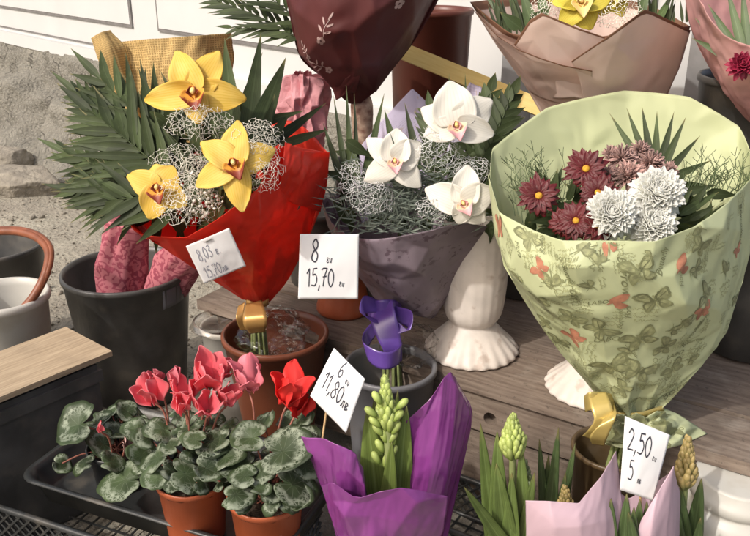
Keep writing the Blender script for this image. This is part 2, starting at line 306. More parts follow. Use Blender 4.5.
# ------------------------------------------------------------------ mesh helpers
def wloc(o):
    v = Vector((0, 0, 0))
    while o is not None: v += o.location; o = o.parent
    return v
class MB:
    def __init__(s): s.v = []; s.f = []; s.uv = []; s.mi = []; s.cur = 0
    def grid(s, pts, uvs=None, closed=False):
        nv, nu = len(pts), len(pts[0]); b = len(s.v)
        for j in range(nv):
            for i in range(nu):
                s.v.append(tuple(pts[j][i])); s.uv.append(uvs[j][i] if uvs else (i / max(1, nu - 1), j / max(1, nv - 1)))
        for j in range(nv - 1):
            for i in range(nu if closed else nu - 1):
                k = (i + 1) % nu
                s.f.append((b + j * nu + i, b + j * nu + k, b + (j + 1) * nu + k, b + (j + 1) * nu + i)); s.mi.append(s.cur)
    def poly(s, pts, uvs=None):
        b = len(s.v)
        for i, p in enumerate(pts): s.v.append(tuple(p)); s.uv.append(uvs[i] if uvs else (0, 0))
        s.f.append(tuple(range(b, b + len(pts)))); s.mi.append(s.cur)
    def tube(s, path, r, n=6, cap=True):
        path = [Vector(p) for p in path]; k = len(path)
        rs = r if hasattr(r, '__len__') else [r] * k
        t0 = (path[1] - path[0]).normalized(); a = t0.orthogonal().normalized(); rows = []
        for i, p in enumerate(path):
            t = (path[min(i + 1, k - 1)] - path[max(i - 1, 0)])
            if t.length < 1e-9: t = t0
            t.normalize(); a = (a - t * a.dot(t))
            a = a.normalized() if a.length > 1e-6 else t.orthogonal().normalized()
            b = t.cross(a); rows.append([p + (a * math.cos(2 * math.pi * q / n) + b * math.sin(2 * math.pi * q / n)) * rs[i] for q in range(n)])
        s.grid(rows, closed=True)
        if cap: s.poly(rows[0][::-1]); s.poly(rows[-1])
    def lathe(s, c, prof, n=48, flute=None, wob=0):
        rows, uvs = [], []; c = Vector(c)
        for j, (r, z) in enumerate(prof):
            row = []
            for q in range(n):
                a = 2 * math.pi * q / n; rr = r * (1 + (flute(a, j, z) if flute else 0) + wob * math.sin(2 * a + 1))
                row.append(c + Vector((rr * math.cos(a), rr * math.sin(a), z)))
            rows.append(row); uvs.append([(q / n, j / len(prof)) for q in range(n)])
        s.grid(rows, uvs, closed=True)
    def box(s, o, ax, ay, az, bev=0):
        """box with corner o and edge vectors; u of the uv runs along the longest edge in metres"""
        o, ax, ay, az = map(Vector, (o, ax, ay, az))
        def quad(p, a, b):
            if a.length < b.length:
                q = [p, p + a, p + a + b, p + b]; U = [(0, 0), (0, a.length), (b.length, a.length), (b.length, 0)]
            else:
                q = [p, p + a, p + a + b, p + b]; U = [(0, 0), (a.length, 0), (a.length, b.length), (0, b.length)]
            k = (o.x * 7.3 + o.y * 3.1 + o.z * 5) % 9
            s.poly(q, [(x + k, y + k) for x, y in U])
        quad(o, ay, ax); quad(o + az, ax, ay); quad(o, ax, az); quad(o + ay, az, ax); quad(o, az, ay); quad(o + ax, ay, az)
    def blade(s, p, d, ln, wd, nrm, droop=0, fold=.25, k=8, tip=1.0, base=.3, twist=0, wav=0):
        """a leaf: folded along its midrib, bending by droop against nrm"""
        p = Vector(p); d = Vector(d).normalized(); nrm = Vector(nrm); nrm = (nrm - d * nrm.dot(d))
        nrm = nrm.normalized() if nrm.length > 1e-5 else d.orthogonal().normalized()
        sd = d.cross(nrm); rows, uvs = [], []
        for j in range(k + 1):
            t = j / k; q = p + d * (ln * t * (1 - .25 * abs(droop) * t)) - nrm * (droop * ln * t * t)
            wv = wd * (base * (1 - t) + math.sin(math.pi * min(1, t ** .66)) ** tip * (1 - .3 * t)) if j < k else wd * .02
            tw = twist * t; s2 = sd * math.cos(tw) + nrm * math.sin(tw); n2 = nrm * math.cos(tw) - sd * math.sin(tw)
            zz = wav * ln * math.sin(t * 9 + p.x * 300)
            rows.append([q - s2 * wv * .5 + n2 * (fold * wv * .5 + zz), q + n2 * 0, q + s2 * wv * .5 + n2 * (fold * wv * .5 - zz)])
            uvs.append([(0, t), (.5, t), (1, t)])
        s.grid(rows, uvs)
    def petal(s, c, a, n, ln, wd, lift=.1, curl=.2, cup=.15, k=7, q=4, pw=.8, ruf=0, ph=0, narrow=.25, rnd=.72):
        """petal from c along a, facing n"""
        c, a, n = Vector(c), Vector(a).normalized(), Vector(n).normalized(); b = n.cross(a).normalized(); rows, uvs = [], []
        for j in range(k + 1):
            t = j / k; wv = wd * .5 * (narrow * (1 - t) ** 2 + math.sin(math.pi * min(.985, .02 + t ** pw)) ** rnd)
            row, uw = [], []
            for i in range(-q, q + 1):
                x = i / q
                z = lift * t - curl * t * t + cup * x * x * (wv / (wd * .5)) + ruf * math.sin(t * 7 + ph + x * 4) * abs(x)
                row.append(c + a * (ln * t * (1 - .07 * x * x)) + b * (wv * x) + n * (ln * z)); uw.append((x * .5 + .5, t))
            rows.append(row); uvs.append(uw)
        s.grid(rows, uvs)
    def ell(s, c, ax, ra, rb, n=8, m=6, squeeze=0):
        """ellipsoid with long axis ax (half length ra), radius rb"""
        c, ax = Vector(c), Vector(ax).normalized(); a = ax.orthogonal().normalized(); b = ax.cross(a); rows = []
        for j in range(m + 1):
            t = math.pi * j / m; rr = max(.0001, rb * math.sin(t)) * (1 + squeeze * math.cos(t))
            rows.append([c - ax * (ra * math.cos(t)) + (a * math.cos(6.2832 * q / n) + b * math.sin(6.2832 * q / n)) * rr for q in range(n)])
        s.grid(rows, closed=True)
    def build(s, name, mats, parent=None, solid=0, sub=0, smooth_=True, weld=False):
        me = bpy.data.meshes.new(name); off = wloc(parent) if parent else Vector((0, 0, 0))
        me.from_pydata([(x - off.x, y - off.y, z - off.z) for x, y, z in s.v], [], s.f)
        ul = me.uv_layers.new(name='UVMap'); U = s.uv
        ul.data.foreach_set('uv', [c for l in me.loops for c in U[l.vertex_index]])
        mats = mats if isinstance(mats, (list, tuple)) else [mats]
        for k in mats: me.materials.append(G[k])
        if len(mats) > 1: me.polygons.foreach_set('material_index', s.mi)
        if smooth_: me.polygons.foreach_set('use_smooth', [True] * len(me.polygons))
        me.validate(); me.update()
        o = bpy.data.objects.new(name, me); col.objects.link(o)
        if parent: o.parent = parent
        if sub:
            q = o.modifiers.new('s', 'SUBSURF'); q.levels = q.render_levels = sub
        if solid:
            q = o.modifiers.new('t', 'SOLIDIFY'); q.thickness = solid; q.offset = 0
        return o
def tag(o, label, cat, group=None, kind=None):
    o['label'] = label
    o['category'] = cat
    if group: o['group'] = group
    if kind: o['kind'] = kind
    return o
def thing(name, loc, label, cat, group=None):
    o = bpy.data.objects.new(name, None); col.objects.link(o); o.location = loc; o.empty_display_size = .05
    return tag(o, label, cat, group)
def structure(o): o['kind'] = 'structure'; return o

def crs(P, n):
    """Catmull-Rom through P (k,...) at n parameters 0..1"""
    P = np.asarray(P, float); k = len(P)
    if k == 2: return P[0] + (P[1] - P[0]) * np.linspace(0, 1, n).reshape(-1, *[1] * (P.ndim - 1))
    t = np.linspace(0, k - 1, n); i = np.minimum(t.astype(int), k - 2); f = (t - i).reshape(-1, *[1] * (P.ndim - 1))
    e = np.concatenate([[2 * P[0] - P[1]], P, [2 * P[-1] - P[-2]]])
    a, b, c, d = e[i], e[i + 1], e[i + 2], e[i + 3]
    return .5 * (2 * b + (c - a) * f + (2 * a - 5 * b + 4 * c - d) * f ** 2 + (3 * b - a - 3 * c + d) * f ** 3)
def wpt(r): return [list(at(*p)) if len(p) == 3 else list(p[0]) for p in r]
class Surf:
    """sheet through a net of control points, with folds and crumples"""
    def __init__(s, rows, nu=80, nv=60, fold=.004, ff=9, crum=.002, cf=30, seed=0, world=False, edge=0, skew=0, facet=0, fs=9, lin=False, tri=0, ta=.01, tb=.7, ts=1.6):
        ctl = np.array(rows if world else [wpt(r) for r in rows])
        g = crs(ctl, nv)
        if lin:
            t = np.linspace(0, ctl.shape[1] - 1, nu); i_ = np.minimum(t.astype(int), ctl.shape[1] - 2); f_ = (t - i_)[None, :, None]; f_ = f_ * .8 + .2 * f_ * f_ * (3 - 2 * f_); g = g[:, i_] * (1 - f_) + g[:, i_ + 1] * f_
        else: g = np.swapaxes(crs(np.swapaxes(g, 0, 1), nu), 0, 1)
        s.nu, s.nv = nu, nv
        du = np.gradient(g, axis=1); dv = np.gradient(g, axis=0); N = np.cross(du, dv); N /= np.linalg.norm(N, axis=2, keepdims=True) + 1e-12
        # make normals face outwards (towards the camera side) on average
        view = np.array([0, 0, 1.0]) - g
        if (N * view).sum() < 0: N = -N
        D = np.zeros((nv, nu)); rg = np.random.RandomState(seed + 1); dirs = rg.normal(size=(7, 3)); dirs /= np.linalg.norm(dirs, axis=1, keepdims=True); frq = fs * rg.uniform(.5, 2.2, 7); phs = rg.uniform(0, 9, 7)
        for j in range(nv):
            for i in range(nu):
                u, v = i / (nu - 1), j / (nv - 1); e = 1 if edge else min(1, .25 + 6 * min(u, 1 - u))
                a = noise.noise(Vector((u * ff + skew * v * ff, v * 1.3, seed * 3.7))); b = 1 - abs(noise.noise(Vector((u * ff * 1.9 + v * 3, v * 2.5, seed + 9)))) * 2
                p = Vector(g[j, i]) * cf; c = noise.noise(p + Vector((seed, 0, 0))); c2 = abs(noise.noise(p * 2.1 + Vector((0, seed, 3))))
                D[j, i] = e * (fold * (a + .45 * b) + crum * (c - c2 * 1.2))
                if facet:
                    q = g[j, i]; wq = noise.noise(Vector(q) * 5 + Vector((0, 0, seed))) * .5; h = 0
                    for k in range(7):
                        z = float(q @ dirs[k]) * frq[k] + phs[k] + wq; tw_ = abs((z % 2) - 1); h += (tw_ - .5) * max(0, .35 + noise.noise(Vector(q) * 4.5 + Vector((k * 7.7, 0, seed)))) / frq[k] ** .7
                    D[j, i] += e * facet * h
        if tri:
            from mathutils.geometry import delaunay_2d_cdt
            rr = random.Random(seed * 13 + 5); nb_ = max(4, int(tri ** .5)); pts = [(0, 0), (1, 0), (0, 1), (1, 1)]
            for k in range(1, nb_):
                t = (k + rr.uniform(-.3, .3)) / nb_; pts += [(t, 0), ((k + rr.uniform(-.3, .3)) / nb_, 1)]
            for k in range(1, max(2, int(nb_ / ts))): t = (k + rr.uniform(-.3, .3)) / max(2, int(nb_ / ts)); pts += [(0, t), (1, t)]
            tries = 0
            while len(pts) < tri + 4 * nb_ and tries < 9000:
                tries += 1; q = (rr.random(), rr.random())
                if all(((q[0] - a) ** 2 + ((q[1] - b) / ts) ** 2) > .36 / tri for a, b in pts): pts.append(q)
            vv, _, ff_, _, _, _ = delaunay_2d_cdt([Vector(p) for p in pts], [], [], 0, 1e-6)
            G0 = g + N * D[..., None]; H = []
            for a, b in vv:
                i, j = min(nu - 1, int(round(a * (nu - 1)))), min(nv - 1, int(round(b * (nv - 1)))); inside = 1 if edge else min(1, .2 + 5 * min(a, 1 - a))
                H.append(G0[j, i] + N[j, i] * ta * rr.uniform(-1, 1) * inside)
            uu, ww = np.meshgrid(np.linspace(0, 1, nu), np.linspace(0, 1, nv)); out_ = G0.copy()
            for f in ff_:
                (x0, y0), (x1, y1), (x2, y2) = [vv[k] for k in f]; dt = (y1 - y2) * (x0 - x2) + (x2 - x1) * (y0 - y2)
                if abs(dt) < 1e-9: continue
                l0 = ((y1 - y2) * (uu - x2) + (x2 - x1) * (ww - y2)) / dt; l1 = ((y2 - y0) * (uu - x2) + (x0 - x2) * (ww - y2)) / dt; l2 = 1 - l0 - l1
                m_ = (l0 >= -1e-6) & (l1 >= -1e-6) & (l2 >= -1e-6)
                out_[m_] = l0[m_][:, None] * H[f[0]] + l1[m_][:, None] * H[f[1]] + l2[m_][:, None] * H[f[2]]
            g = G0 * (1 - tb) + out_ * tb; D = D * 0
        s.g = g + N * D[..., None]; 
        du = np.gradient(s.g, axis=1); dv = np.gradient(s.g, axis=0); n2 = np.cross(du, dv); n2 /= np.linalg.norm(n2, axis=2, keepdims=True) + 1e-12
        n2 *= np.sign((n2 * N).sum(2, keepdims=True) + 1e-12); s.n = n2
    def ev(s, u, v, off=0):
        x = min(max(u, 0), 1) * (s.nu - 1); y = min(max(v, 0), 1) * (s.nv - 1); i = min(int(x), s.nu - 2); j = min(int(y), s.nv - 2); a, b = x - i, y - j
        f = lambda q: (q[j, i] * (1 - a) + q[j, i + 1] * a) * (1 - b) + (q[j + 1, i] * (1 - a) + q[j + 1, i + 1] * a) * b
        return Vector(f(s.g) + f(s.n) * off)
    def add(s, mb): mb.grid(s.g.tolist())
    def size(s, u, v):
        a = (s.ev(min(1, u + .03), v) - s.ev(max(0, u - .03), v)).length / .06; b = (s.ev(u, min(1, v + .03)) - s.ev(u, max(0, v - .03))).length / .06
        return a, b
    def find(s, px, py):
        """u, v of the point of the sheet seen at a photo pixel"""
        g = s.g - np.array(CAM); dz = g @ np.array(FWD); x = PW / 2 + F * (g @ np.array(RGT)) / dz; y = PH / 2 - F * (g @ np.array(UPV)) / dz
        k = int(((x - px) ** 2 + (y - py) ** 2).argmin()); return (k % s.nu) / (s.nu - 1), (k // s.nu) / (s.nv - 1)
    def decal(s, mb, tris, u, v, size, rot=0, off=.0011, flip=1):
        """2-D triangles (unit shape) printed on the sheet"""
        su, sv = s.size(u, v); c, d = math.cos(rot), math.sin(rot)
        for T in tris:
            P = []
            for x, y in T:
                X, Y = (x * c - y * d) * size, (x * d + y * c) * size
                P.append((u + flip * X / max(su, .02), v - Y / max(sv, .02)))
            if min(min(p) for p in P) < .005 or max(max(p) for p in P) > .995: continue
            mb.poly([s.ev(a, b, off) for a, b in P])
def mirror_back(rows, k=.9, lift=0.0, mid=None):
    """the unseen back half of a cone-shaped wrap: the front net mirrored behind the line between its two edges"""
    W = [np.array(wpt(r)) for r in rows]; res = []
    for j, r in enumerate(W):
        a, b = r[0], r[-1]; n = len(r); q = []
        for i in range(n):
            t = i / (n - 1); e = a + (b - a) * t; d = r[i] - e; d[2] = 0
            p = e - d * k; p[2] = e[2] * (1) + (r[i][2] - e[2]) * .3 + lift * math.sin(math.pi * t) * (1 - j / (len(W) - 1)); q.append(p)
        res.append(q)
    return np.array(res)
def ribbon(mb, path, width, wdir, n=40):
    P = [Vector(p) for p in crs([list(p) for p in path], n)]; Wd = Vector(wdir).normalized(); rows = []
    for i, p in enumerate(P):
        t = (P[min(i + 1, n - 1)] - P[max(i - 1, 0)]).normalized(); s = (Wd - t * Wd.dot(t)).normalized() * width * .5
        rows.append([p - s, p, p + s])
    mb.grid(rows)
def sm(path, n): return [Vector(p) for p in crs([list(p) for p in path], n)]

def frond(mb, base, tip, nrm, n=12, ln=.12, wd=.016, a0=58, a1=20, sag=.05, droop=.2, stem=.0018, jit=.12, start=.12, sides=(-1, 1), endleaf=True):
    base, tip, nrm = Vector(base), Vector(tip), Vector(nrm).normalized(); d = tip - base; Ln = d.length; d.normalize()
    nrm = (nrm - d * nrm.dot(d)).normalized(); mid = (base + tip) / 2 + nrm * sag
    P = sm([base, mid, tip], 24); mb.tube(P, [stem * (1 - .7 * i / 23) for i in range(24)], 5)
    for i in range(n):
        t = start + (1 - start) * i / n; k = t * 23; q = int(min(22, k)); p = P[q].lerp(P[q + 1], k - q); tg = (P[min(23, q + 1)] - P[max(0, q)]).normalized()
        for sgn in sides:
            a = R(a0 + (a1 - a0) * t + random.uniform(-8, 8)); sdv = tg.cross(nrm) * sgn
            dr = tg * math.cos(a) + sdv * math.sin(a) + nrm * random.uniform(-jit, jit)
            l = ln * (.55 + .6 * math.sin(math.pi * min(1, .15 + t * .8))) * random.uniform(.85, 1.1)
            mb.blade(p, dr, l, wd * random.uniform(.85, 1.15), nrm + sdv * .3, droop * random.uniform(.4, 1.3), .3, k=6)
    if endleaf: mb.blade(P[-1], d, ln * .8, wd, nrm, droop * .5, .3, k=6)
def netting(mb, c, n, rx, ry, dome, cell=.010, r=.00055, jit=.45):
    """honeycomb string netting stretched over a dome"""
    c, n = Vector(c), Vector(n).normalized(); X = Vector((0, 0, 1)).cross(n).normalized(); Y = n.cross(X); V = {}; s3 = math.sqrt(3)
    def vt(k):
        if k not in V:
            a, b = k[0] * cell * .5, k[1] * cell * s3 / 6
            a += random.uniform(-jit, jit) * cell * .5; b += random.uniform(-jit, jit) * cell * .5
            q = (a / rx) ** 2 + (b / ry) ** 2
            V[k] = (c + X * a + Y * b + n * (dome * (1 - q) + .02 * noise.noise(Vector((a * 40, b * 40, c.x * 9)))), q)
        return V[k]
    M = int(max(rx, ry) / cell * 2) + 2; E = set()
    for i in range(-M, M):
        for j in range(-M, M):
            cx, cy = 2 * i + (j % 2), 3 * j
            h = [(cx, cy + 2), (cx + 1, cy + 1), (cx + 1, cy - 1), (cx, cy - 2), (cx - 1, cy - 1), (cx - 1, cy + 1)]
            for q in range(6): E.add(tuple(sorted((h[q], h[(q + 1) % 6]))))
    for a, b in sorted(E):
        (p, qa), (p2, qb) = vt(a), vt(b)
        if max(qa, qb) > 1 + .25 * noise.noise(p * 60): continue
        if random.random() < .05: continue
        m_ = (p + p2) / 2 + Vector((random.uniform(-1, 1), random.uniform(-1, 1), random.uniform(-1, 1))) * cell * .14
        mb.tube([p, m_, p2], r * random.uniform(.7, 1.3), 3, cap=False)

def orchid(parent, pos, face, rad, petals, pm, lm, lipang=-90, up=None, lipsize=.42, name='orchid'):
    """petals: (angle in the face plane, length, width, lift, curl) relative to rad"""
    c, n = Vector(pos), Vector(face).normalized(); X = Vector((0, 0, 1)).cross(n).normalized(); Y = n.cross(X)
    mb = MB()
    for i, (a, l, wd, lift, curl) in enumerate(petals):
        d = X * math.cos(R(a)) + Y * math.sin(R(a))
        tilt = (n + (d.cross(n)) * random.uniform(-.22, .22)).normalized()
        mb.petal(c - n * (.003 * (i % 2)), d, tilt, rad * l, rad * wd, lift, curl, random.uniform(-.06, .12), k=14, q=5, ruf=.035, ph=i * 2.1, rnd=.40, pw=.98, narrow=.4)
    o = mb.build(name, pm, parent, solid=.0005, sub=1)
    lp = MB(); ld = X * math.cos(R(lipang)) + Y * math.sin(R(lipang)); s = rad * lipsize
    lp.petal(c + n * .004, ld * .8 + n * .75, n * .7 - ld * .6, s * 1.15, s * 1.25, .15, .55, .35, k=10, q=5, ruf=.07, pw=1.1, narrow=.6)
    sdv = n.cross(ld)
    for sg in (-1, 1):
        lp.petal(c + n * .003, sdv * sg * .8 + n * .8, n - sdv * sg * .5, s * .62, s * .6, .1, -.2, .3, k=7, q=3, ruf=.06, narrow=.6)
    lp.build('lip', lm, o, solid=.0008, sub=1)
    cm = MB(); cm.tube(sm([c, c + n * s * .35 - ld * s * .15, c + n * s * .7 + ld * s * .05], 8), [s * .13, s * .14, s * .15, s * .15, s * .16, s * .16, s * .15, s * .08], 10)
    cm.build('column', 'column', o)
    return o
P5 = lambda *a: [(x, l, wd, .12, .3) for x, l, wd in a]
def mum(parent, pos, face, rad, pm, n=240, name='chrysanthemum', pwid=.29):
    c, nv = Vector(pos), Vector(face).normalized(); X = nv.orthogonal().normalized(); Y = nv.cross(X); mb = MB()
    for i in range(n):
        q = (i + .5) / n; th = i * 2.39996; phi = q ** .62 * R(112)
        rd = X * math.cos(th) + Y * math.sin(th); d = nv * math.cos(phi) + rd * math.sin(phi); up = rd * -math.cos(phi) + nv * math.sin(phi)
        l = rad * (.42 + .55 * q ** .5) * random.uniform(.86, 1.1); d = (d + V3((random.uniform(-.07, .07), random.uniform(-.07, .07), random.uniform(-.07, .07)))).normalized(); up = (up - d * up.dot(d)).normalized()
        mb.petal(c + nv * rad * .1 * (1 - q) + d * rad * .1, d, up, l, rad * pwid, 0, -.25 if q < .7 else .15, .12, k=7, q=2, pw=1.3, narrow=.5, rnd=.34)
    o = mb.build(name, pm, parent, solid=.0004)
    if pm == 'petal_mum': dm = MB(); dm.ell(c + nv * rad * .30, nv, rad * .16, rad * .22, 12, 8); dm.build('flower_centre', 'bud_green', o)
    return o
def daisy(parent, pos, face, rad, pm='daisy', n=17, name='daisy', disc=True):
    c, nv = Vector(pos), Vector(face).normalized(); X = nv.orthogonal().normalized(); Y = nv.cross(X); mb = MB()
    for ring, (cnt, rr, li) in enumerate(((n, 1, .12), (n - 3, .82, .32))):
        for i in range(cnt):
            th = 2 * math.pi * (i + .5 * ring + random.uniform(-.2, .2)) / cnt; rd = X * math.cos(th) + Y * math.sin(th)
            mb.petal(c + nv * .002 * ring + rd * rad * .12, rd, nv, rad * rr * random.uniform(.78, 1.08), rad * random.uniform(.28, .38), li, random.uniform(.05, .45), .08, k=6, q=2, pw=1.2, narrow=.5, rnd=.55)
    o = mb.build(name, pm, parent, solid=.0005)
    if disc:
        dm = MB(); dm.ell(c + nv * rad * .10, nv, rad * .11, rad * .17, 14, 8); dm.build('flower_disc', 'disc', o)
    return o
def spike(mb, base, tip, rad, rows=10, per=6, ln=.011, open_=.5, bend=None, taper=.75):
    """hyacinth flower spike: buds spiralling round a stem"""
    base, tip = Vector(base), Vector(tip); ax = (tip - base).normalized(); H = (tip - base).length; a = ax.orthogonal().normalized(); b = ax.cross(a)
    k = 0
    for j in range(rows):
        t = j / (rows - 1); rr = rad * (1 - taper * t ** 2.2) * (.8 + .2 * math.sin(math.pi * min(1, t * 2)))
        m_ = per if t < .85 else max(2, per - 2)
        for i in range(m_):
            th = 2 * math.pi * (i + .5 * (j % 2)) / m_ + random.uniform(-.15, .15); rd = a * math.cos(th) + b * math.sin(th)
            d = rd * (1 - t * .65) * open_ + ax * (.75 + t); s = ln * (1.05 - .4 * t) * random.uniform(.85, 1.15)
            mb.ell(base + ax * H * t + rd * rr * .62, d, s * random.uniform(.85, 1.2), s * random.uniform(.34, .46), 8, 7, squeeze=-.3)
    mb.ell(tip, ax, ln * .7, ln * .35, 7, 6)

def decal_shapes():
    def ring(fn, n=14, k=3):
        T = []
        c = fn(0, 0)
        for i in range(n):
            for j in range(k):
                a0, a1 = i / n, (i + 1) / n; r0, r1 = j / k, (j + 1) / k
                if j == 0: T.append([fn(0, 0), fn(a0, r1), fn(a1, r1)])
                else: T.append([fn(a0, r0), fn(a0, r1), fn(a1, r1), fn(a1, r0)])
        return T
    def wing(cx, cy, rx, ry, rot):
        def f(a, r):
            th = 2 * math.pi * a; q = r * (1 + .16 * math.sin(3 * th)); x, y = rx * q * math.cos(th), ry * q * math.sin(th)
            return cx + x * math.cos(rot) - y * math.sin(rot), cy + x * math.sin(rot) + y * math.cos(rot)
        return f
    full = ring(wing(-.48, .28, .5, .3, 2.5)) + ring(wing(.48, .28, .5, .3, .64)) + ring(wing(-.36, -.28, .36, .26, -2.3)) + ring(wing(.36, -.28, .36, .26, -.84)) + ring(wing(0, 0, .06, .42, 0), 8, 1)
    side = ring(wing(.05, .42, .55, .28, 1.2)) + ring(wing(.32, -.05, .38, .25, .1)) + ring(wing(-.08, -.02, .07, .4, -.5), 8, 1)
    return full, side
BF, BS = decal_shapes()
def rim(T): return [q for i, q in enumerate(T) if len(q) == 4 and i % 3 == 2]
def core(T): return [q for i, q in enumerate(T) if not (len(q) == 4 and i % 3 == 2)]
def strokes_to_tris(lines, wd=.05, per=8):
    T = []
    for l in lines:
        P = crs(np.array(l, float), max(2, per * (len(l) - 1))) if len(l) > 2 else np.array(l, float)
        for i in range(len(P) - 1):
            d = P[i + 1] - P[i]; q = math.hypot(*d)
            if q < 1e-6: continue
            nx, ny = -d[1] / q * wd / 2, d[0] / q * wd / 2; ex, ey = d[0] / q * wd * .25, d[1] / q * wd * .25
            a, b = P[i], P[i + 1]
            T.append([(a[0] - nx - ex, a[1] - ny - ey), (b[0] - nx + ex, b[1] - ny + ey), (b[0] + nx + ex, b[1] + ny + ey), (a[0] + nx - ex, a[1] + ny - ey)])
    return T
GL = {
 '8': (.5, [[(.42, .82), (.28, .98), (.1, .8), (.2, .58), (.42, .3), (.3, .02), (.06, .12), (.12, .4), (.38, .62), (.42, .82)]]),
 '1': (.34, [[(.04, .72), (.14, .86), (.24, .98)], [(.24, .98), (.23, .5), (.22, 0)]]),
 '5': (.5, [[(.46, .98), (.16, .95)], [(.16, .95), (.12, .6)], [(.12, .6), (.34, .64), (.46, .36), (.32, .04), (.04, .04)]]),
 '7': (.48, [[(.03, .9), (.2, .98), (.47, .97)], [(.47, .97), (.26, .5), (.16, 0)], [(.14, .5), (.42, .54)]]),
 '0': (.5, [[(.26, .98), (.06, .7), (.06, .25), (.24, 0), (.42, .25), (.44, .7), (.26, .98)]]),
 '3': (.46, [[(.08, .9), (.28, .98), (.38, .78), (.16, .54)], [(.16, .54), (.4, .42), (.34, .08), (.04, .06)]]),
 '6': (.5, [[(.38, .96), (.14, .6), (.08, .22), (.24, 0), (.42, .2), (.3, .46), (.1, .26)]]),
 '2': (.5, [[(.06, .76), (.24, .98), (.42, .76), (.26, .36), (.04, .04)], [(.04, .04), (.48, .06)]]),
 ',': (.2, [[(.12, .08), (.04, -.2)]]),
 '.': (.2, [[(.06, .02), (.11, .05)]]),
 'e': (.34, [[(.3, .36), (.12, .42), (.08, .3), (.2, .24)], [(.2, .24), (.04, .14), (.1, .0), (.3, .05)]]),
 'v': (.34, [[(.02, .36), (.08, .06), (.2, .02), (.24, .34)], [(.24, .34), (.34, .3)]]),
 'l': (.34, [[(.02, .02), (.1, .1), (.14, .38)], [(.14, .38), (.26, .36), (.26, .02)]]),
 'b': (.34, [[(.06, .0), (.06, .4), (.24, .34), (.08, .2)], [(.08, .2), (.28, .12), (.06, .0)]]),
 ' ': (.3, [])}
def handwriting(text):
    x = 0; out = []
    for ch in text:
        wd, st = GL[ch]; j = random.uniform(-.03, .03)
        out += [[(x + a, b + j) for a, b in s] for s in st]; x += wd + .06
    return out, x
def price_tag(corners, lines, label, bend=.004, ink='ink', stick=None, pin=False, wd=.075, sq=.64):
    W = [at(*p) for p in corners]; base = (W[2] + W[3]) / 2
    root = thing('price_tag', base, label, 'price tag')
    TL, TR, BR, BL = [np.array(p) for p in W]
    rows = [[TL, (TL + TR) / 2, TR], [(TL + BL) / 2, (TL + TR + BL + BR) / 4, (TR + BR) / 2], [BL, (BL + BR) / 2, BR]]
    nn = np.array(tocam(base)); rows[1][1] = rows[1][1] + nn * bend
    S = Surf(rows, 24, 24, fold=.0006, ff=3, crum=.0004, cf=20, seed=3, world=True, edge=1)
    mb = MB(); S.add(mb); mb.build('paper', 'paper_tag', root, solid=.0005)
    tw, th = np.linalg.norm(TR - TL), np.linalg.norm(BL - TL); ik = MB()
    for (text, u, v, h, slope) in lines:
        st, x = handwriting(text)
        for T in strokes_to_tris(st, wd, 7):
            pts = []
            for a, b in T:
                U = u + (a * h * sq) / tw; V = v - (b * h + slope * a * h) / th
                pts.append(S.ev(U, V, .0009))
            ik.poly(pts)
    ik.build('handwriting', ink, root, smooth_=False)
    if stick:
        sb = MB(); sb.tube([at(*stick[0]), at(*stick[1])], .0016, 6); sb.build('stick', 'stick', root)
    if pin:
        sb = MB(); p = S.ev(.5, .06, .002); d = W[1] - W[0]; sb.tube([p - d * .09, p + d * .09], .0013, 6); sb.build('pin', 'pin', root)
    return root
def bucket(name, c, rt, rb, h, m_, label, cat='bucket', rim=.006, th=.0035, group=None, depth=.9, n=56):
    root = thing(name, c, label, cat, group); mb = MB()
    prof = [(.001, 0), (rb * .9, 0), (rb, .004), (rb + (rt - rb) * .5, h * .5), (rt - .001, h - rim * 2.2), (rt + rim * .5, h - rim * 2), (rt + rim * .6, h - rim * .6), (rt + rim * .2, h), (rt - th, h - .001), (rt - th * 1.6, h - rim * 2), (rb - th + (rt - rb) * (1 - depth), h * (1 - depth)), (.001, h * (1 - depth))]
    mb.lathe(c, prof, n); mb.build('body', m_, root); return root

# ================================================================== SETTING
V3 = Vector
def fbm(x, y, s, o=4): return noise.fractal(V3((x * s, y * s, 2.3)), 1.0, 2.1, o)
gx = sorted(set([round(v, 3) for v in np.linspace(-3.2, 1.6, 150)] + [-150, -80, -40, -20, -10, -6, -4.2, 2.4, 4, 8, 16, 40, 80, 150]))
gy = sorted(set([round(v, 3) for v in np.linspace(.5, 5.6, 160)] + [-150, -80, -40, -20, -8, -3, -1, -.2, 7, 10, 16, 30, 60, 150]))
mb = MB(); rows = []
for y in gy:
    rows.append([(x, y, (.018 * fbm(x, y, 3.2) + .008 * fbm(x, y, 14)) if -3.3 < x < 1.7 and .4 < y < 5.7 else 0) for x in gx])
mb.grid(rows); structure(mb.build('ground', 'ground'))
# wall of the shop behind, running towards the camera on the right
ZB = .47
wa, wb = atz(0, 38, ZB), atz(100, 60, ZB)
WD = (wb - wa); WD.z = 0; WD.normalize(); WN = V3((WD.y, -WD.x, 0)); WN = WN if WN.y < 0 else -WN
def onwall(px, py, off=0):
    r = ray(px, py); t = ((wa + WN * off) - CAM).dot(WN) / r.dot(WN); return CAM + r * t
def wpos(s, z, off=0): p = wa + WD * s + WN * off; return V3((p.x, p.y, z))
def ws(px, py): return (onwall(px, py) - wa).dot(WD)
wall = thing('shop_front', wpos(1.5, 0), 'white painted shop front with framed door panels on a rough concrete plinth', 'building')
S0, S1 = -3.5, 4.1
mb = MB(); mb.box(wpos(S0, ZB), WD * (S1 - S0), -WN * .25, V3((0, 0, 2.3))); mb.build('wall', 'white_wall', wall, smooth_=False)
mb = MB(); mb.box(wpos(S0, ZB - .012, .03), WD * (S1 - S0), -WN * .06, V3((0, 0, .06))); mb.build('bottom_rail', 'white_wall', wall, smooth_=False)
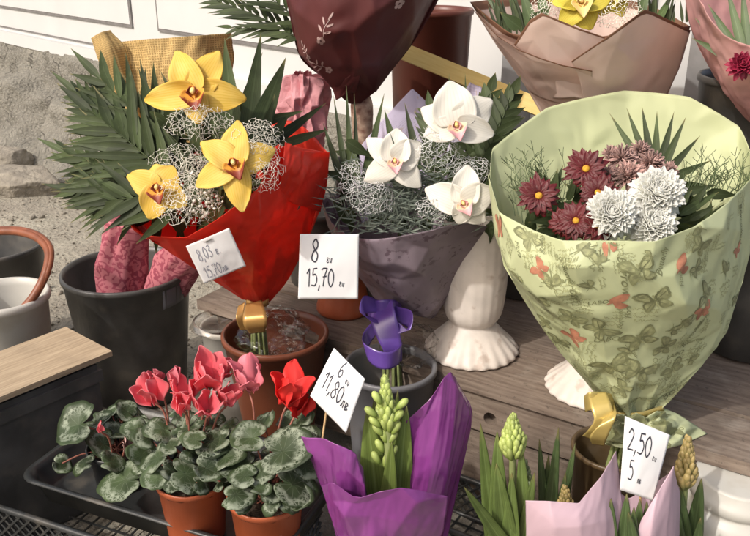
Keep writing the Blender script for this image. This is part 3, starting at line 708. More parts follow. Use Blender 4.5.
mb = MB(); mb.box(wpos(S0 - .2, ZB + 2.3, .25), WD * (S1 - S0 + .4), -WN * .7, V3((0, 0, .14))); mb.build('roof', 'concrete', wall, smooth_=False)
def panel(s0, s1, z0, z1):
    mb = MB(); mb.box(wpos(s0, z0, -.002), WD * (s1 - s0), WN * .012, V3((0, 0, z1 - z0))); o = mb.build('door_panel', 'white_wall', wall, smooth_=False)
    k = .013; g = MB()  # dark strips added in place of the shadowed groove round each panel
    for a, b, c, d in ((s0 - k, s1 + k, z0 - k, z0 - .0005), (s0 - k, s1 + k, z1 + .0005, z1 + k), (s0 - k, s0 - .0005, z0 - .0005, z1 + .0005), (s1 + .0005, s1 + k, z0 - .0005, z1 + .0005)):
        g.box(wpos(a, c, -.002), WD * (b - a), WN * .010, V3((0, 0, d - c)))
    g.build('groove_shade', 'groove_shade', o, smooth_=False)
zp = onwall(130, 24).z
panel(ws(-160, 0), ws(132, 24), zp, zp + 1.2)
panel(ws(161, 28), ws(402, 75), onwall(161, 28).z, zp + 1.2)
panel(ws(560, 100), ws(640, 110), zp + .02, zp + 1.2)
for px, wd in ((508, .075), (690, .09)):
    s = ws(px, 100); mb = MB(); mb.box(wpos(s, ZB + .05, .034), WD * wd, -WN * .03, V3((0, 0, 2.2))); mb.build('post', 'grey_post', wall, smooth_=False)
zr = onwall(50, 36).z; mb = MB(); mb.box(wpos(S0, zr, .001), WD * 5.2, WN * .006, V3((0, 0, .006))); mb.build('rail_seam', 'groove_shade', wall, smooth_=False)
# rough plinth
rows, uvs = [], []
prof = [(.0, ZB + .02), (.03, ZB - .002), (.05, ZB - .05), (.055, ZB - .12), (.065, ZB - .17), (.13, ZB - .19), (.15, ZB - .22), (.15, ZB - .30), (.20, ZB - .38), (.30, ZB - .44), (.40, -.03)]
pr = crs(np.array(prof), 44)
for j, (o_, z) in enumerate(pr):
    row = []
    for i in range(330):
        s = S0 + (S1 - S0) * i / 329; k = min(1, j / 8); p = wpos(s, 0); q = V3((p.x, p.y, z))
        k2 = k * (.5 if j < 16 else 1.25); a = noise.fractal(q * 3.5, 1, 2.1, 4) * .045 * k2 - .05 * k * max(0, .25 - abs(noise.noise(q * 5 + V3((9, 0, 0))))) + abs(noise.noise(q * 9)) * .035 * k2 + noise.fractal(q * 26, 1, 2, 3) * .010 * k
        ed = .05 * noise.noise(V3((s * 3.1, 0, 4))) if 12 < j < 30 else 0
        row.append(wpos(s, z + ed + .5 * a * k, o_ + a))
    rows.append(row)
mb = MB(); mb.grid(rows); mb.build('plinth', 'concrete', wall)

def rock(px, py, Y, r, squash, seed, label):
    c = at(px, py, Y); c.z = max(0, r * squash * .62); mb = MB(); rows = []; rr = random.Random(seed); PL = []
    for k in range(17):
        a, b = rr.uniform(0, 6.28), rr.uniform(-.9, 1); q = math.sqrt(1 - b * b); PL.append((V3((q * math.cos(a), q * math.sin(a), b)), rr.uniform(.68, .98)))
    PL.append((V3((0, 0, 1)), .72))
    for j in range(49):
        row = []
        for i in range(72):
            th, ph = 2 * math.pi * i / 72, math.pi * j / 48
            d = V3((math.sin(ph) * math.cos(th), math.sin(ph) * math.sin(th), math.cos(ph)))
            k = min([1.15] + [h / d.dot(n) for n, h in PL if d.dot(n) > .05]) * (1 + .05 * noise.fractal(d * 4 + V3((seed, 0, 0)), 1, 2, 4))
            row.append(c + V3((d.x * r * 1.3 * k, d.y * r * k, d.z * r * squash * k)))
        rows.append(row)
    mb.grid(rows, closed=True); tag(mb.build('rock', 'rock'), label, 'rock')
rock(16, 152, 3.30, .125, .62, 4.3, 'pale angular rock lying on the dirt before the plinth')
rock(-2, 121, 3.65, .10, .8, 11.2, 'smaller grey rock cut by the frame edge behind the pale angular rock')
gm = MB(); random.seed(3)
for k in range(2200):
    Y = random.uniform(1.6, 3.8); px = random.uniform(-60, 260); p = at(px, 300, Y); x = p.x; r = random.uniform(.0015, .006) * (2.4 if random.random() < .04 else 1)
    gm.ell((x, Y, .018 * fbm(x, Y, 3.2) + .008 * fbm(x, Y, 14) + r * .2), (random.uniform(-1, 1), random.uniform(-1, 1), .2), r * 1.2, r * .75, 6, 4)
gm_o = gm.build('gravel', 'rock'); tag(gm_o, 'small loose stones scattered over the dirt', 'gravel', kind='stuff')

# ================================================================== BENCH
BZ = .275
ba, bb = atz(478, 383, BZ), atz(586, 415, BZ)
BD = (bb - ba); BD.z = 0; BD.normalize(); BN = V3((BD.y, -BD.x, 0)); BN = BN if BN.y < 0 else -BN     # BN points to the camera
def bpos(s, z, off=0): p = ba + BD * s - BN * off; return V3((p.x, p.y, z))        # off = distance behind the front edge
bench = thing('plank_bench', bpos(0, 0, .2), 'low weathered plank bench carrying the vases and pots', 'bench')
bl, br_ = -.66, .62
for k, (o0, wdt, zz) in enumerate(((0, .125, 0), (.131, .125, .003), (.262, .13, -.002))):
    mb = MB(); mb.box(bpos(bl + random.uniform(-.01, .02), BZ - .022 + zz, o0), BD * (br_ - bl), -BN * wdt, V3((0, 0, .022)))
    o = mb.build('top_plank', 'plank', bench, smooth_=False); b = o.modifiers.new('b', 'BEVEL'); b.width = .002; b.segments = 2
# front boards; the upper has a round finger hole
hp = None
r = ray(490, 419); t = ((ba - BN * .012) - CAM).dot(BN) / r.dot(BN); hp = CAM + r * t; hs = (hp - ba).dot(BD)
def board_face(z0, z1, thick, hole=None):
    mb = MB(); off = .012
    def seg(a, b): mb.box(bpos(a, z0, off), BD * (b - a), -BN * thick, V3((0, 0, z1 - z0)))
    if hole is None: seg(bl + .02, br_ - .02); return mb
    hw = (z1 - z0) / 2; zc = hole[1]; seg(bl + .02, hole[0] - hw); seg(hole[0] + hw, br_ - .02); n = 48; rad = hole[2]
    for o_, fl in ((off, 1), (off + thick, -1)):
        for q in range(n):
            P = []
            for a in (q, q + 1):
                th = 2 * math.pi * a / n + math.pi / 4; c, s = math.cos(th), math.sin(th); k = hw / max(abs(c), abs(s)); z_ = (z0 + z1) / 2
                P.append(((hole[0] + rad * c, zc + rad * s), (hole[0] + k * c, min(z1, max(z0, z_ + k * s)))))
            f = [P[0][0], P[0][1], P[1][1], P[1][0]]; mb.poly([bpos(a, b, o_) for a, b in (f if fl > 0 else f[::-1])], [(a, b) for a, b in f])
    for q in range(n):
        t0, t1 = 2 * math.pi * q / n, 2 * math.pi * (q + 1) / n
        mb.poly([bpos(hole[0] + rad * math.cos(t), zc + rad * math.sin(t), o) for t, o in ((t0, off), (t1, off), (t1, off + thick), (t0, off + thick))])
    return mb
board_face(.172, .252, .018, (hs, hp.z, .0125)).build('front_board', 'plank', bench, smooth_=False)
board_face(.060, .160, .018).build('front_board', 'plank', bench, smooth_=False)
for s in (bl + .03, -.02, br_ - .08):
    for of in (.034, .31): mb = MB(); mb.box(bpos(s, 0, of), BD * .05, -BN * .05, V3((0, 0, BZ - .024))); mb.build('leg', 'plank', bench, smooth_=False)

# ================================================================== LEFT SIDE: buckets, tub, board
ck = at(126, 268, 1.71)
BKT = bucket('flower_bucket', V3((ck.x, ck.y, 0)), .139, .108, ck.z, 'black_plastic', 'tall black bucket holding two pink embossed rolls, beside the dirt', 'bucket', depth=.92)
mb = MB(); rows = []
for j in range(5):
    row = []
    for i in range(7):
        th = R(-42 + i * 5); z = ck.z - .018 - j * .011; r = .1400 - .0022 - (.031 * (ck.z - z) / ck.z) + .0012
        row.append(V3((ck.x + r * math.cos(th), ck.y + r * math.sin(th), z)))
    rows.append(row)
mb.grid(rows); mb.build('sticker', 'grey_pot', BKT, solid=.0006)
def roll(path, rad, label, seed):
    """a flattened roll of embossed paper standing in the bucket"""
    P = sm([at(*p) for p in path], 20); mb = MB(); rows = []
    ax = (P[-1] - P[0]).normalized(); a = ax.cross(tocam(P[0])).normalized(); b = a.cross(ax)
    for j, p in enumerate(P):
        row = []
        for i in range(40):
            th = 2 * math.pi * i / 40; k = 1 + .26 * noise.noise(V3((math.cos(th) * 1.6, math.sin(th) * 1.6, j * .16 + seed))) - .20 * abs(noise.noise(V3((math.cos(th) * 3.1, math.sin(th) * 3.1, j * .22 + seed + 5)))) + .06 * noise.noise(V3((math.cos(th) * 5, math.sin(th) * 5, j * .3 + seed)))
            row.append(p + (a * math.cos(th) + b * math.sin(th) * .62) * rad * k)
        rows.append(row)
    mb.grid(rows, closed=True)
    mb.grid([[P[-1].lerp(V3(q), k) - ax * rad * .35 * (1 - k) for q in rows[-1]] for k in (1, .8, .5, .1)], closed=True)
    mb.grid([[P[0].lerp(V3(q), k) for q in rows[0]] for k in (1, .5, .05)], closed=True)
    tag(mb.build('paper_roll', 'pink_emboss', solid=.0008), label, 'paper roll')
roll([(118, 345, 1.70), (121, 290, 1.70), (124, 250, 1.68), (128, 219, 1.66)], .052, 'taller pink embossed paper roll leaning at the left in the black bucket', 1)
roll([(150, 345, 1.71), (160, 300, 1.70), (172, 272, 1.68), (190, 250, 1.64)], .048, 'lower pink embossed paper roll lying towards the right rim of the black bucket', 7)

ct = at(3, 293, 1.50)
tub = bucket('handled_tub', V3((ct.x, ct.y, 0)), .083, .062, ct.z, 'white_plastic', 'round white plastic tub with a brown hoop handle, cut by the frame edge', 'tub', rim=.008, depth=.85)
hb = [(3, 326, 1.435), (18, 314, 1.455), (34, 296, 1.47), (46, 272, 1.50), (48, 250, 1.54), (34, 236, 1.58), (8, 231, 1.61), (-24, 236, 1.62), (-48, 258, 1.60), (-46, 300, 1.56)]
P = sm([at(*p) for p in hb], 60); mb = MB(); mb.tube(P, .0085, 10); mb.tube([p + V3((.005, .002, .004)) for p in P[2:-2]], .006, 8); mb.build('handle', 'leather', tub)
cb = at(-8, 243, 1.90)
bucket('dark_bucket', V3((cb.x, cb.y, 0)), .118, .09, cb.z, 'black_plastic', 'dark empty bucket behind the white tub with the brown handle', 'bucket', depth=.9)

# plywood board on a black crate
pz = .30; pc = atz(112, 351, pz); pf = atz(0, 397, pz); pb = atz(76, 319, pz)
e1 = (pf - pc); e1.normalize(); e2 = pb - pc; e2 = (e2 - e1 * e2.dot(e1)); e2.normalize()
mb = MB(); mb.box(pc - V3((0, 0, .010)), e1 * .62, e2 * .155, V3((0, 0, .010))); o = mb.build('plywood_board', 'plywood', smooth_=False); tag(o, 'tan plywood offcut lying flat on a dark crate, left side', 'board')
b = o.modifiers.new('b', 'BEVEL'); b.width = .0015; b.segments = 2
cr = thing('storage_crate', pc + e1 * .3 + e2 * .08 - V3((0, 0, pz)), 'dark solid crate standing under the tan plywood offcut', 'crate')
mb = MB(); q = pc + e1 * .03 + e2 * .006; q.z = 0; mb.box(q, e1 * .55, e2 * .145, V3((0, 0, .283))); o = mb.build('body', 'black_plastic', cr, smooth_=False); b = o.modifiers.new('b', 'BEVEL'); b.width = .006; b.segments = 3
q2 = q - e1 * .006 - e2 * .006; mb = MB(); q2.z = .25; mb.box(q2, e1 * .562, e2 * .157, V3((0, 0, .022))); o = mb.build('rim', 'black_plastic', cr, smooth_=False); b = o.modifiers.new('b', 'BEVEL'); b.width = .004; b.segments = 2

# ================================================================== TRAY WITH CYCLAMENS on a lattice crate
TZ = .20
ta, tb = atz(18, 477, TZ), atz(220, 539, TZ); TD = tb - ta; TD.normalize(); TNN = V3((-TD.y, TD.x, 0))      # TNN points away from the camera
def lattice_crate(o, ax, ay, h, label, la, lb, cell=.021):
    root = thing('lattice_crate', o + ax * la / 2 + ay * lb / 2, label, 'crate'); r = .0022
    for name, p0, d, ln in (('side', o, ax, la), ('side', o + ay * lb, ax, la), ('side', o, ay, lb), ('side', o + ax * la, ay, lb)):
        mb = MB(); k = -h
        nrm = V3((d.y, -d.x, 0))
        while k < ln:
            for sg in (1, -1):
                a0, a1 = k, k + h; z0, z1 = (0, h) if sg > 0 else (h, 0)
                if a0 < 0: z0 += (z1 - z0) * (-a0) / h; a0 = 0
                if a1 > ln: z1 -= (z1 - z0) * (a1 - ln) / max(1e-6, a1 - a0); a1 = ln
                if a1 - a0 > .003: mb.tube([p0 + d * a0 + V3((0, 0, z0)) + nrm * .0012 * sg, p0 + d * a1 + V3((0, 0, z1)) + nrm * .0012 * sg], r, 4)
            k += cell
        mb.build(name, 'black_tray', root, smooth_=False)
    mb = MB()
    for z in (.004, h):
        c = [o + V3((0, 0, z)), o + ax * la + V3((0, 0, z)), o + ax * la + ay * lb + V3((0, 0, z)), o + ay * lb + V3((0, 0, z))]
        for i in range(4): mb.tube([c[i], c[(i + 1) % 4]], .0055, 8)
    mb.build('rim', 'black_tray', root)
    mb = MB(); n1, n2 = int(la / .028), int(lb / .028)
    for i in range(n1 + 1): mb.tube([o + ax * la * i / n1 + V3((0, 0, .004)), o + ax * la * i / n1 + ay * lb + V3((0, 0, .004))], .002, 4)
    for i in range(n2 + 1): mb.tube([o + ay * lb * i / n2 + V3((0, 0, .006)), o + ay * lb * i / n2 + ax * la + V3((0, 0, .006))], .002, 4)
    mb.build('floor_grid', 'black_tray', root, smooth_=False); return root
q = ta - TD * .17 - TNN * .022; q.z = 0
lattice_crate(V3((q.x, q.y, 0)), TD, TNN, TZ - .052, 'black lattice crate under the black tray of cyclamens', .62, .19)
tray = thing('plant_tray', V3((ta.x, ta.y, TZ - .046)) + TD * .2 + TNN * .12, 'shallow black plastic tray holding the three potted cyclamens', 'tray')
def rrect(l, wd, r, n=7):
    P = []
    for cx, cy, a0 in ((l - r, r, -90), (l - r, wd - r, 0), (r, wd - r, 90), (r, r, 180)):
        for k in range(n): a = R(a0 + 90 * k / (n - 1)); P.append((cx + r * math.cos(a), cy + r * math.sin(a)))
    return P
TL_, TW_ = .47, .245; mb = MB(); rows = []
for ins, z in ((.024, -.044), (.016, -.046), (.004, -.004), (-.004, -.002), (-.005, .0), (0, .002), (.005, .0), (.010, -.010), (.020, -.040), (.03, -.041), (.10, -.041)):
    rows.append([ta + TD * (x + ins * (1 - 2 * x / TL_)) + TNN * (y + ins * (1 - 2 * y / TW_)) + V3((0, 0, z)) for x, y in rrect(TL_, TW_, .035)])
mb.grid(rows, closed=True); mb.poly(rows[-1]); mb.poly(rows[0][::-1])
mb.build('tray_body', 'black_tray', tray)

def pot(root, c, rt, rb, h, m_, soilz=.012, lip=.010, n=48):
    c = V3(c); mb = MB()
    prof = [(.001, 0), (rb, 0), (rb + .001, .003), (rt - .004, h - lip - .001), (rt - .001, h - lip), (rt + .0008, h - .002), (rt, h), (rt - .0022, h - .0005), (rt - .004, h - lip), (rt - .005, h - soilz - .006)]
    mb.lathe(c, prof, n); o = mb.build('pot', m_, root)
    sm_ = MB(); rows = [[c + V3((math.cos(a) * r, math.sin(a) * r, h - soilz + .004 * noise.noise(V3((math.cos(a) * r * 60, math.sin(a) * r * 60, 1))))) for a in [2 * math.pi * q / 30 for q in range(30)]] for r in [(rt - .003) * k / 6 + .0002 for k in range(7)]]
    sm_.grid(rows, closed=True); sm_.build('soil', 'soil', root); return o
def heart(mb, c, tipd, n, size, wav=.10, cup=.12, seed=0, wide=1.0):
    """round heart-shaped leaf; c is where the stalk joins"""
    c = V3(c); n = V3(n).normalized(); d = V3(tipd); d = (d - n * d.dot(n)).normalized(); s = d.cross(n); N, Kk = 40, 7; rows, uvs = [], []
    for k in range(Kk + 1):
        r = k / Kk; row, uw = [], []
        for i in range(N):
            th = -math.pi + 2 * math.pi * i / N; a = abs(th)
            rad = .60 + .08 * math.cos(th) + .10 * max(0, math.cos(th)) ** 6 + .018 * math.cos(9 * th + seed) + .025 * math.sin(2 * th + seed * 2)
            if a > 2.2: rad *= 1 - .72 * ((a - 2.2) / .94) ** 2.2
            x, y = math.cos(th) * rad * r, math.sin(th) * rad * r * wide
            z = -cup * (x * x + y * y) + wav * r * r * .5 * math.sin(3 * th + seed) * .4 + wav * .35 * abs(y) + .02 * noise.noise(V3((x * 3 + seed, y * 3, 1)))
            row.append(c + (d * (x + .0) + s * y + n * z) * size); uw.append((.5 + (x - .05) * .72, .5 + y * .72))
        rows.append(row); uvs.append(uw)
    b = len(mb.v); mb.grid(rows, uvs, closed=True)
def cyc_flower(root, px, py, Y, size, pm, tilt=0, seed=0, base=None, n=5, spread=.56):
    random.seed(seed + 50); c = at(px, py, Y); s = size * .82 * mpp(c); c = c - V3((0, 0, s * .45)); mb = MB(); a0 = seed * 1.3
    top = (V3((math.sin(tilt), -.15, math.cos(tilt)))).normalized(); X = top.orthogonal().normalized(); Yv = top.cross(X)
    for i in range(n):
        th = a0 + 2 * math.pi * i / n + random.uniform(-.3, .3); rd = X * math.cos(th) + Yv * math.sin(th)
        sp = spread * random.uniform(.35, 1.45); d = (top + rd * sp).normalized()
        face = (rd - top * sp * .4 + rd.cross(top) * random.uniform(-.5, .5)).normalized()
        mb.petal(c + rd * s * .08, d, face, s * random.uniform(.85, 1.2), s * random.uniform(.58, .76), .10, random.uniform(-.1, .45), random.uniform(-.15, .22), k=14, q=6, ruf=.06, ph=th, pw=1.75, narrow=.5, rnd=.34)
    o = mb.build('flower', pm, root, solid=.0006, sub=1)
    st = MB(); bp = at(*base) if base else c - V3((0, -.01, .1)); st.tube(sm([bp, (bp + c) / 2 + V3((.004, 0, .02)), c + top * s * .02 - V3((0, 0, .004)), c + top * s * .1], 16), .0016, 6); st.ell(c, top, s * .12, s * .10)
    st.build('stem', 'petiole', o); return o
def cyclamen(label, pc_, rt, rb, h, leaves, flowers, pm='terracotta', fill=20, seed=1):
    root = thing('potted_cyclamen', pc_, label, 'potted plant'); random.seed(seed); pot(root, pc_, rt, rb, h, pm)
    lm, sm2 = MB(), MB(); cc = V3(pc_) + V3((0, 0, h - .01))
    def leaf(p, size, ang, tiltx, tilty, sd):
        n = (tocam(p) * (.42 + tiltx * 1.3) + V3((0, 0, .8)) + RGT * tilty * 2.4).normalized()
        d = RGT * math.cos(R(ang)) + V3((0, -.35, 1)) * math.sin(R(ang)); heart(lm, p, d, n, size, seed=sd, wav=random.uniform(.1, .6), cup=random.uniform(-.2, .6), wide=random.uniform(.85, 1.1))
        a = cc + V3((random.uniform(-.2, .2) * rt, random.uniform(-.2, .2) * rt, 0)); md = (a + p) / 2 + V3((0, 0, .015)) - n * .012
        sm2.tube(sm([a, md, p - n * .002], 10), .0014, 5)
    for i, (x, y, Y, r, ang) in enumerate(leaves):
        p = at(x, y, Y); leaf(p, r * mpp(p) * 1.5, ang, random.uniform(-.25, .35), random.uniform(-.35, .35), seed * 10 + i)
    for i in range(fill):
        th = random.uniform(0, 6.28); rr = rt * random.uniform(.3, 1.15); p = cc + V3((rr * math.cos(th), abs(rr * math.sin(th)) * .9 + .01, random.uniform(.0, .05)))
        leaf(p, random.uniform(.022, .042), random.uniform(-180, 0), -.2, random.uniform(-.3, .3), seed * 20 + i)
    lm.build('foliage', 'leaf_cycl', root, solid=.0006); sm2.build('leaf_stalks', 'petiole', root)
    for i, f in enumerate(flowers): cyc_flower(root, *f)
    return root
pzb = TZ - .0405
def potloc(px, py, Y): p = at(px, py, Y); return V3((p.x, p.y, pzb))
pB = V3((at(192, 475, 1.01).x, 1.01, pzb)); hB = at(192, 474, 1.01).z - pzb
cyclamen('cyclamen with a cluster of coral flowers, in the middle pot of the tray', pB, .0545, .041, hB,
    [(160, 458, 1.0, 23, -110), (184, 474, .965, 23, -75), (190, 452, .985, 15, -20), (164, 430, 1.02, 18, 160), (188, 428, 1.03, 17, 60), (150, 438, 1.03, 15, 170), (210, 442, 1.0, 21, 10), (208, 424, 1.05, 16, 80),
     (224, 458, .98, 21, -50), (142, 456, 1.02, 16, -160), (172, 446, 1.0, 14, -90), (205, 468, .965, 18, -80), (170, 470, .965, 15, -100), (218, 474, .97, 14, -60), (158, 478, .975, 15, -110), (222, 482, .965, 14, -60), (200, 484, .955, 12, -90), (176, 486, .955, 11, -100), (196, 440, .99, 14, 120), (176, 416, 1.05, 13, 80), (138, 430, 1.07, 15, 150)],
    [(153, 390, 1.03, 33, 'cycl', -.25, 1, (172, 450, 1.03)), (156, 376, 1.05, 20, 'cycl_pink', 0, 31, (172, 450, 1.04), 3, .3), (186, 388, 1.03, 36, 'cycl', -.1, 2, (188, 455, 1.03)), (209, 372, 1.04, 42, 'cycl', .1, 3, (195, 455, 1.03)), (207, 402, 1.0, 32, 'cycl', .1, 6, (200, 455, 1.02)), (225, 395, 1.02, 28, 'cycl', .35, 8, (205, 455, 1.02)), (183, 402, 1.0, 24, 'cycl', -.2, 41, (190, 455, 1.02)), (176, 375, 1.05, 22, 'cycl_pink', 0, 43, (190, 455, 1.03), 3, .25), (222, 368, 1.06, 26, 'cycl', .3, 44, (200, 455, 1.03))], seed=4)
pC = V3((at(266, 494, .98).x, .98, pzb)); hC = at(266, 493, .98).z - pzb
cyclamen('cyclamen with a large pure red flower, in the right pot of the tray', pC, .056, .044, hC,
    [(234, 495, .93, 20, -60), (259, 489, .925, 12, 40), (281, 452, .95, 32, -35), (253, 438, .98, 21, 150), (222, 440, 1.0, 17, 170), (291, 484, .94, 27, -60), (303, 442, .98, 19, 30), (264, 424, 1.02, 18, 90), (240, 466, .97, 22, -120), (285, 425, 1.03, 18, 60),
     (262, 470, .95, 18, -90), (304, 466, .97, 18, -20), (270, 492, .93, 13, -80), (246, 476, .94, 17, -130), (286, 500, .93, 15, -50), (238, 504, .93, 14, -110), (298, 498, .935, 15, -40), (272, 504, .92, 11, -80), (230, 425, 1.02, 14, 120), (300, 420, 1.02, 15, 40)],
    [(287, 388, 1.0, 44, 'cycl_red', .05, 12, (272, 455, .99)), (247, 377, 1.03, 36, 'cycl_pink', .1, 14, (255, 450, 1.0)), (299, 402, 1.02, 30, 'cycl_red', .2, 17, (280, 455, 1.0))], seed=9)
pA = V3((at(120, 478, 1.13).x, 1.13, pzb))
cyclamen('cyclamen without open flowers at the left end of the black tray', pA, .046, .036, .075,
    [(80, 425, 1.1, 25, 165), (60, 464, 1.09, 12, -100), (85, 463, 1.08, 14, -150), (127, 480, 1.045, 29, -85), (104, 444, 1.1, 17, 160), (142, 462, 1.06, 16, -40), (117, 432, 1.13, 15, 100), (96, 432, 1.14, 14, 130), (137, 428, 1.12, 14, 50), (110, 462, 1.06, 17, -110),
     (128, 412, 1.16, 14, 70), (108, 415, 1.17, 13, 100)],
    [(101, 427, 1.07, 12, 'cycl', -.1, 21, (115, 470, 1.1), 3, .15), (127, 444, 1.06, 16, 'dusty_pink', .3, 22, (120, 470, 1.1), 5, .5)], seed=15, fill=18, pm='black_tray')

# ================================================================== POTS AND VASES
cp = at(275, 331, 1.40)
bucket('flower_pot', V3((cp.x, cp.y, 0)), .098, .055, cp.z, 'brown_pot', 'round brown plastic pot under the red wrapped orchid bouquet', 'flower pot', rim=.006, depth=.8)
cp2 = at(390, 364, 1.30)
bucket('flower_pot', V3((cp2.x, cp2.y, 0)), .081, .062, cp2.z, 'grey_pot', 'grey plastic pot holding the white orchid bouquet tied with purple ribbon', 'flower pot', rim=.006, depth=.8)
# reddish lidded pot on the bench
cp3 = at(344, 336, 1.56); cp3.z = BZ; t3 = thing('clay_jar', cp3, 'glossy reddish clay jar with a ridged shoulder, behind the square price card', 'jar')
mb = MB(); mb.lathe(cp3, [(.001, 0), (.052, 0), (.056, .006), (.055, .014), (.051, .03), (.046, .055), (.041, .075), (.044, .079), (.045, .086), (.040, .090), (.036, .11), (.034, .13), (.030, .13), (.030, .09)], 48, lambda a, j, z: .012 * math.cos(16 * a) if 2 < j < 7 else 0); mb.build('body', 'terracotta', t3)
def vase(px, py, Y, label, zscale=1.0, rs=1.0, prof=None):
    c = atz(px, py, BZ); root = thing('ceramic_vase', c, label, 'vase')
    fl = lambda a, j, z: ((.020 * math.cos(22 * a)) * max(0, 1 - z / .05) if z < .05 else (.004 * math.cos(22 * a) if j > 8 else 0))
    mb = MB(); mb.lathe(c, [(r * rs, z * zscale) for r, z in [(.001, .003), (.081, 0), (.089, .002), (.090, .007), (.081, .016), (.064, .030), (.051, .042), (.044, .049), (.041, .052), (.043, .055), (.051, .062), (.056, .074), (.059, .10), (.061, .13), (.062, .16), (.062, .19), (.061, .21), (.060, .23), (.062, .238), (.064, .242), (.061, .242), (.057, .23), (.054, .17), (.05, .1), (.001, .07)]], 176, fl)
    mb.build('body', 'ceramic', root, sub=1); return root
vase(471, 350, 1.44, 'white fluted ceramic vase standing between the mauve wrap and the green bouquet', 1.18, .98)
vase(594, 388, 1.335, 'white fluted ceramic vase standing behind the green bouquet, only its foot showing', 1.0, .94)
# dark clutter on and behind the bench
for (px, py, Y, rt, rb, h, zb, mm, lab) in ((322, 262, 1.72, .085, .07, .18, BZ, 'black_plastic', 'black pot on the bench between the red and the mauve wraps'),
        (518, 318, 1.66, .07, .055, .20, BZ, 'black_plastic', 'black pot behind the white fluted vase'),
        (428, 330, 1.64, .07, .055, .15, BZ, 'black_plastic', 'black pot behind the mauve wrap, left of the white vase'),
        (752, 310, 1.40, .095, .08, .24, BZ, 'black_plastic', 'black bucket right of the green bouquet, on the bench'),
        (758, 75, 1.52, .10, .07, at(758, 75, 1.52).z, 0, 'black_plastic', 'tall black bucket under the pink bouquet at the right edge')):
    p = at(px, py, Y); bucket('flower_bucket', V3((p.x, p.y, zb)), rt, rb, h, mm, lab)
# brown tall vase
pv = at(431, 8, 1.95); bucket('floor_vase', V3((pv.x, pv.y, 0)), .094, .058, pv.z, 'maroon_vase', 'tall tapered red-brown vase standing before the white shop front', 'vase', depth=.5)
# pot of the green bouquet
pg = at(612, 446, 1.09); bucket('flower_pot', V3((pg.x, pg.y, 0)), .060, .040, pg.z, 'olive_pot', 'dark olive pot holding the pale green butterfly bouquet', 'flower pot', depth=.7, rim=.004)
# white tub with a clear lid left of the brown pot
pw = at(226, 322, 1.56); root = bucket('lidded_tub', V3((pw.x, pw.y, .0)), .052, .045, pw.z - .004, 'white_plastic', 'white plastic tub with a clear lid behind the brown pot', 'tub', depth=.3)
mb = MB(); mb.lathe((pw.x - .01, pw.y - .01, pw.z - .002), [(.001, .004), (.045, .004), (.05, .012), (.056, .012), (.060, .002), (.062, .0)], 48); mb.build('lid', 'cello', root, solid=.001)
# white jug
pj = at(741, 474, 1.03); root = thing('plastic_jug', V3((pj.x, pj.y, 0)), 'white plastic canister with a stepped neck at the lower right corner', 'canister')
h = pj.z; mb = MB(); mb.lathe((pj.x, pj.y, 0), [(.001, 0), (.075, 0), (.078, .006), (.078, h - .075), (.077, h - .06), (.070, h - .050), (.064, h - .046), (.064, h - .040), (.068, h - .038), (.068, h - .022), (.064, h - .02), (.064, h - .004), (.062, h - .001), (.058, h), (.001, h - .001)], 64)
mb.build('body', 'white_plastic', root)

# ================================================================== YELLOW ORCHID BOUQUET, red wrap
random.seed(21)
def leaf_at(mb, b, t, wd, face=None, droop=.1, fold=.25, k=8, base=.3, tip=.9):
    """one long leaf from pixel b to pixel t (with depths), width in metres"""
    p, q = at(*b), at(*t); mb.blade(p, q - p, (q - p).length, wd, face or tocam(p), droop, fold, k=k, base=base, tip=tip)
yb = thing('orchid_bouquet', at(256, 318, 1.40), 'yellow orchid bouquet in a red paper wrap with dark palm leaves', 'bouquet')
YR = [[(118, 213, 1.30), (150, 239, 1.20), (190, 232, 1.14), (228, 212, 1.12), (262, 182, 1.14), (288, 142, 1.22), (329, 153, 1.36)],
      [(140, 232, 1.33), (168, 252, 1.24), (200, 250, 1.19), (232, 238, 1.17), (262, 222, 1.19), (298, 198, 1.26), (326, 190, 1.37)],
      [(186, 263, 1.37), (200, 269, 1.31), (218, 268, 1.28), (238, 265, 1.26), (260, 258, 1.28), (290, 240, 1.33), (309, 238, 1.38)],
      [(226, 289, 1.40), (235, 293, 1.37), (242, 294, 1.36), (252, 294, 1.35), (262, 292, 1.36), (275, 287, 1.38), (288, 280, 1.40)],
      [(243, 300, 1.41), (247, 303, 1.40), (252, 304, 1.39), (257, 304, 1.39), (262, 304, 1.39), (267, 303, 1.40), (271, 299, 1.41)]]
S = Surf(YR, 120, 90, fold=.003, ff=8, crum=.001, cf=26, seed=2, facet=.04, fs=22, tri=40, ta=.010, tb=.75, ts=2.2); mb = MB(); S.add(mb)
Sb = Surf(mirror_back(YR, .8, .05), 80, 50, fold=.004, ff=7, crum=.003, seed=5, world=True); Sb.add(mb)
mb.build('wrap', 'red_paper', yb, solid=.0005)
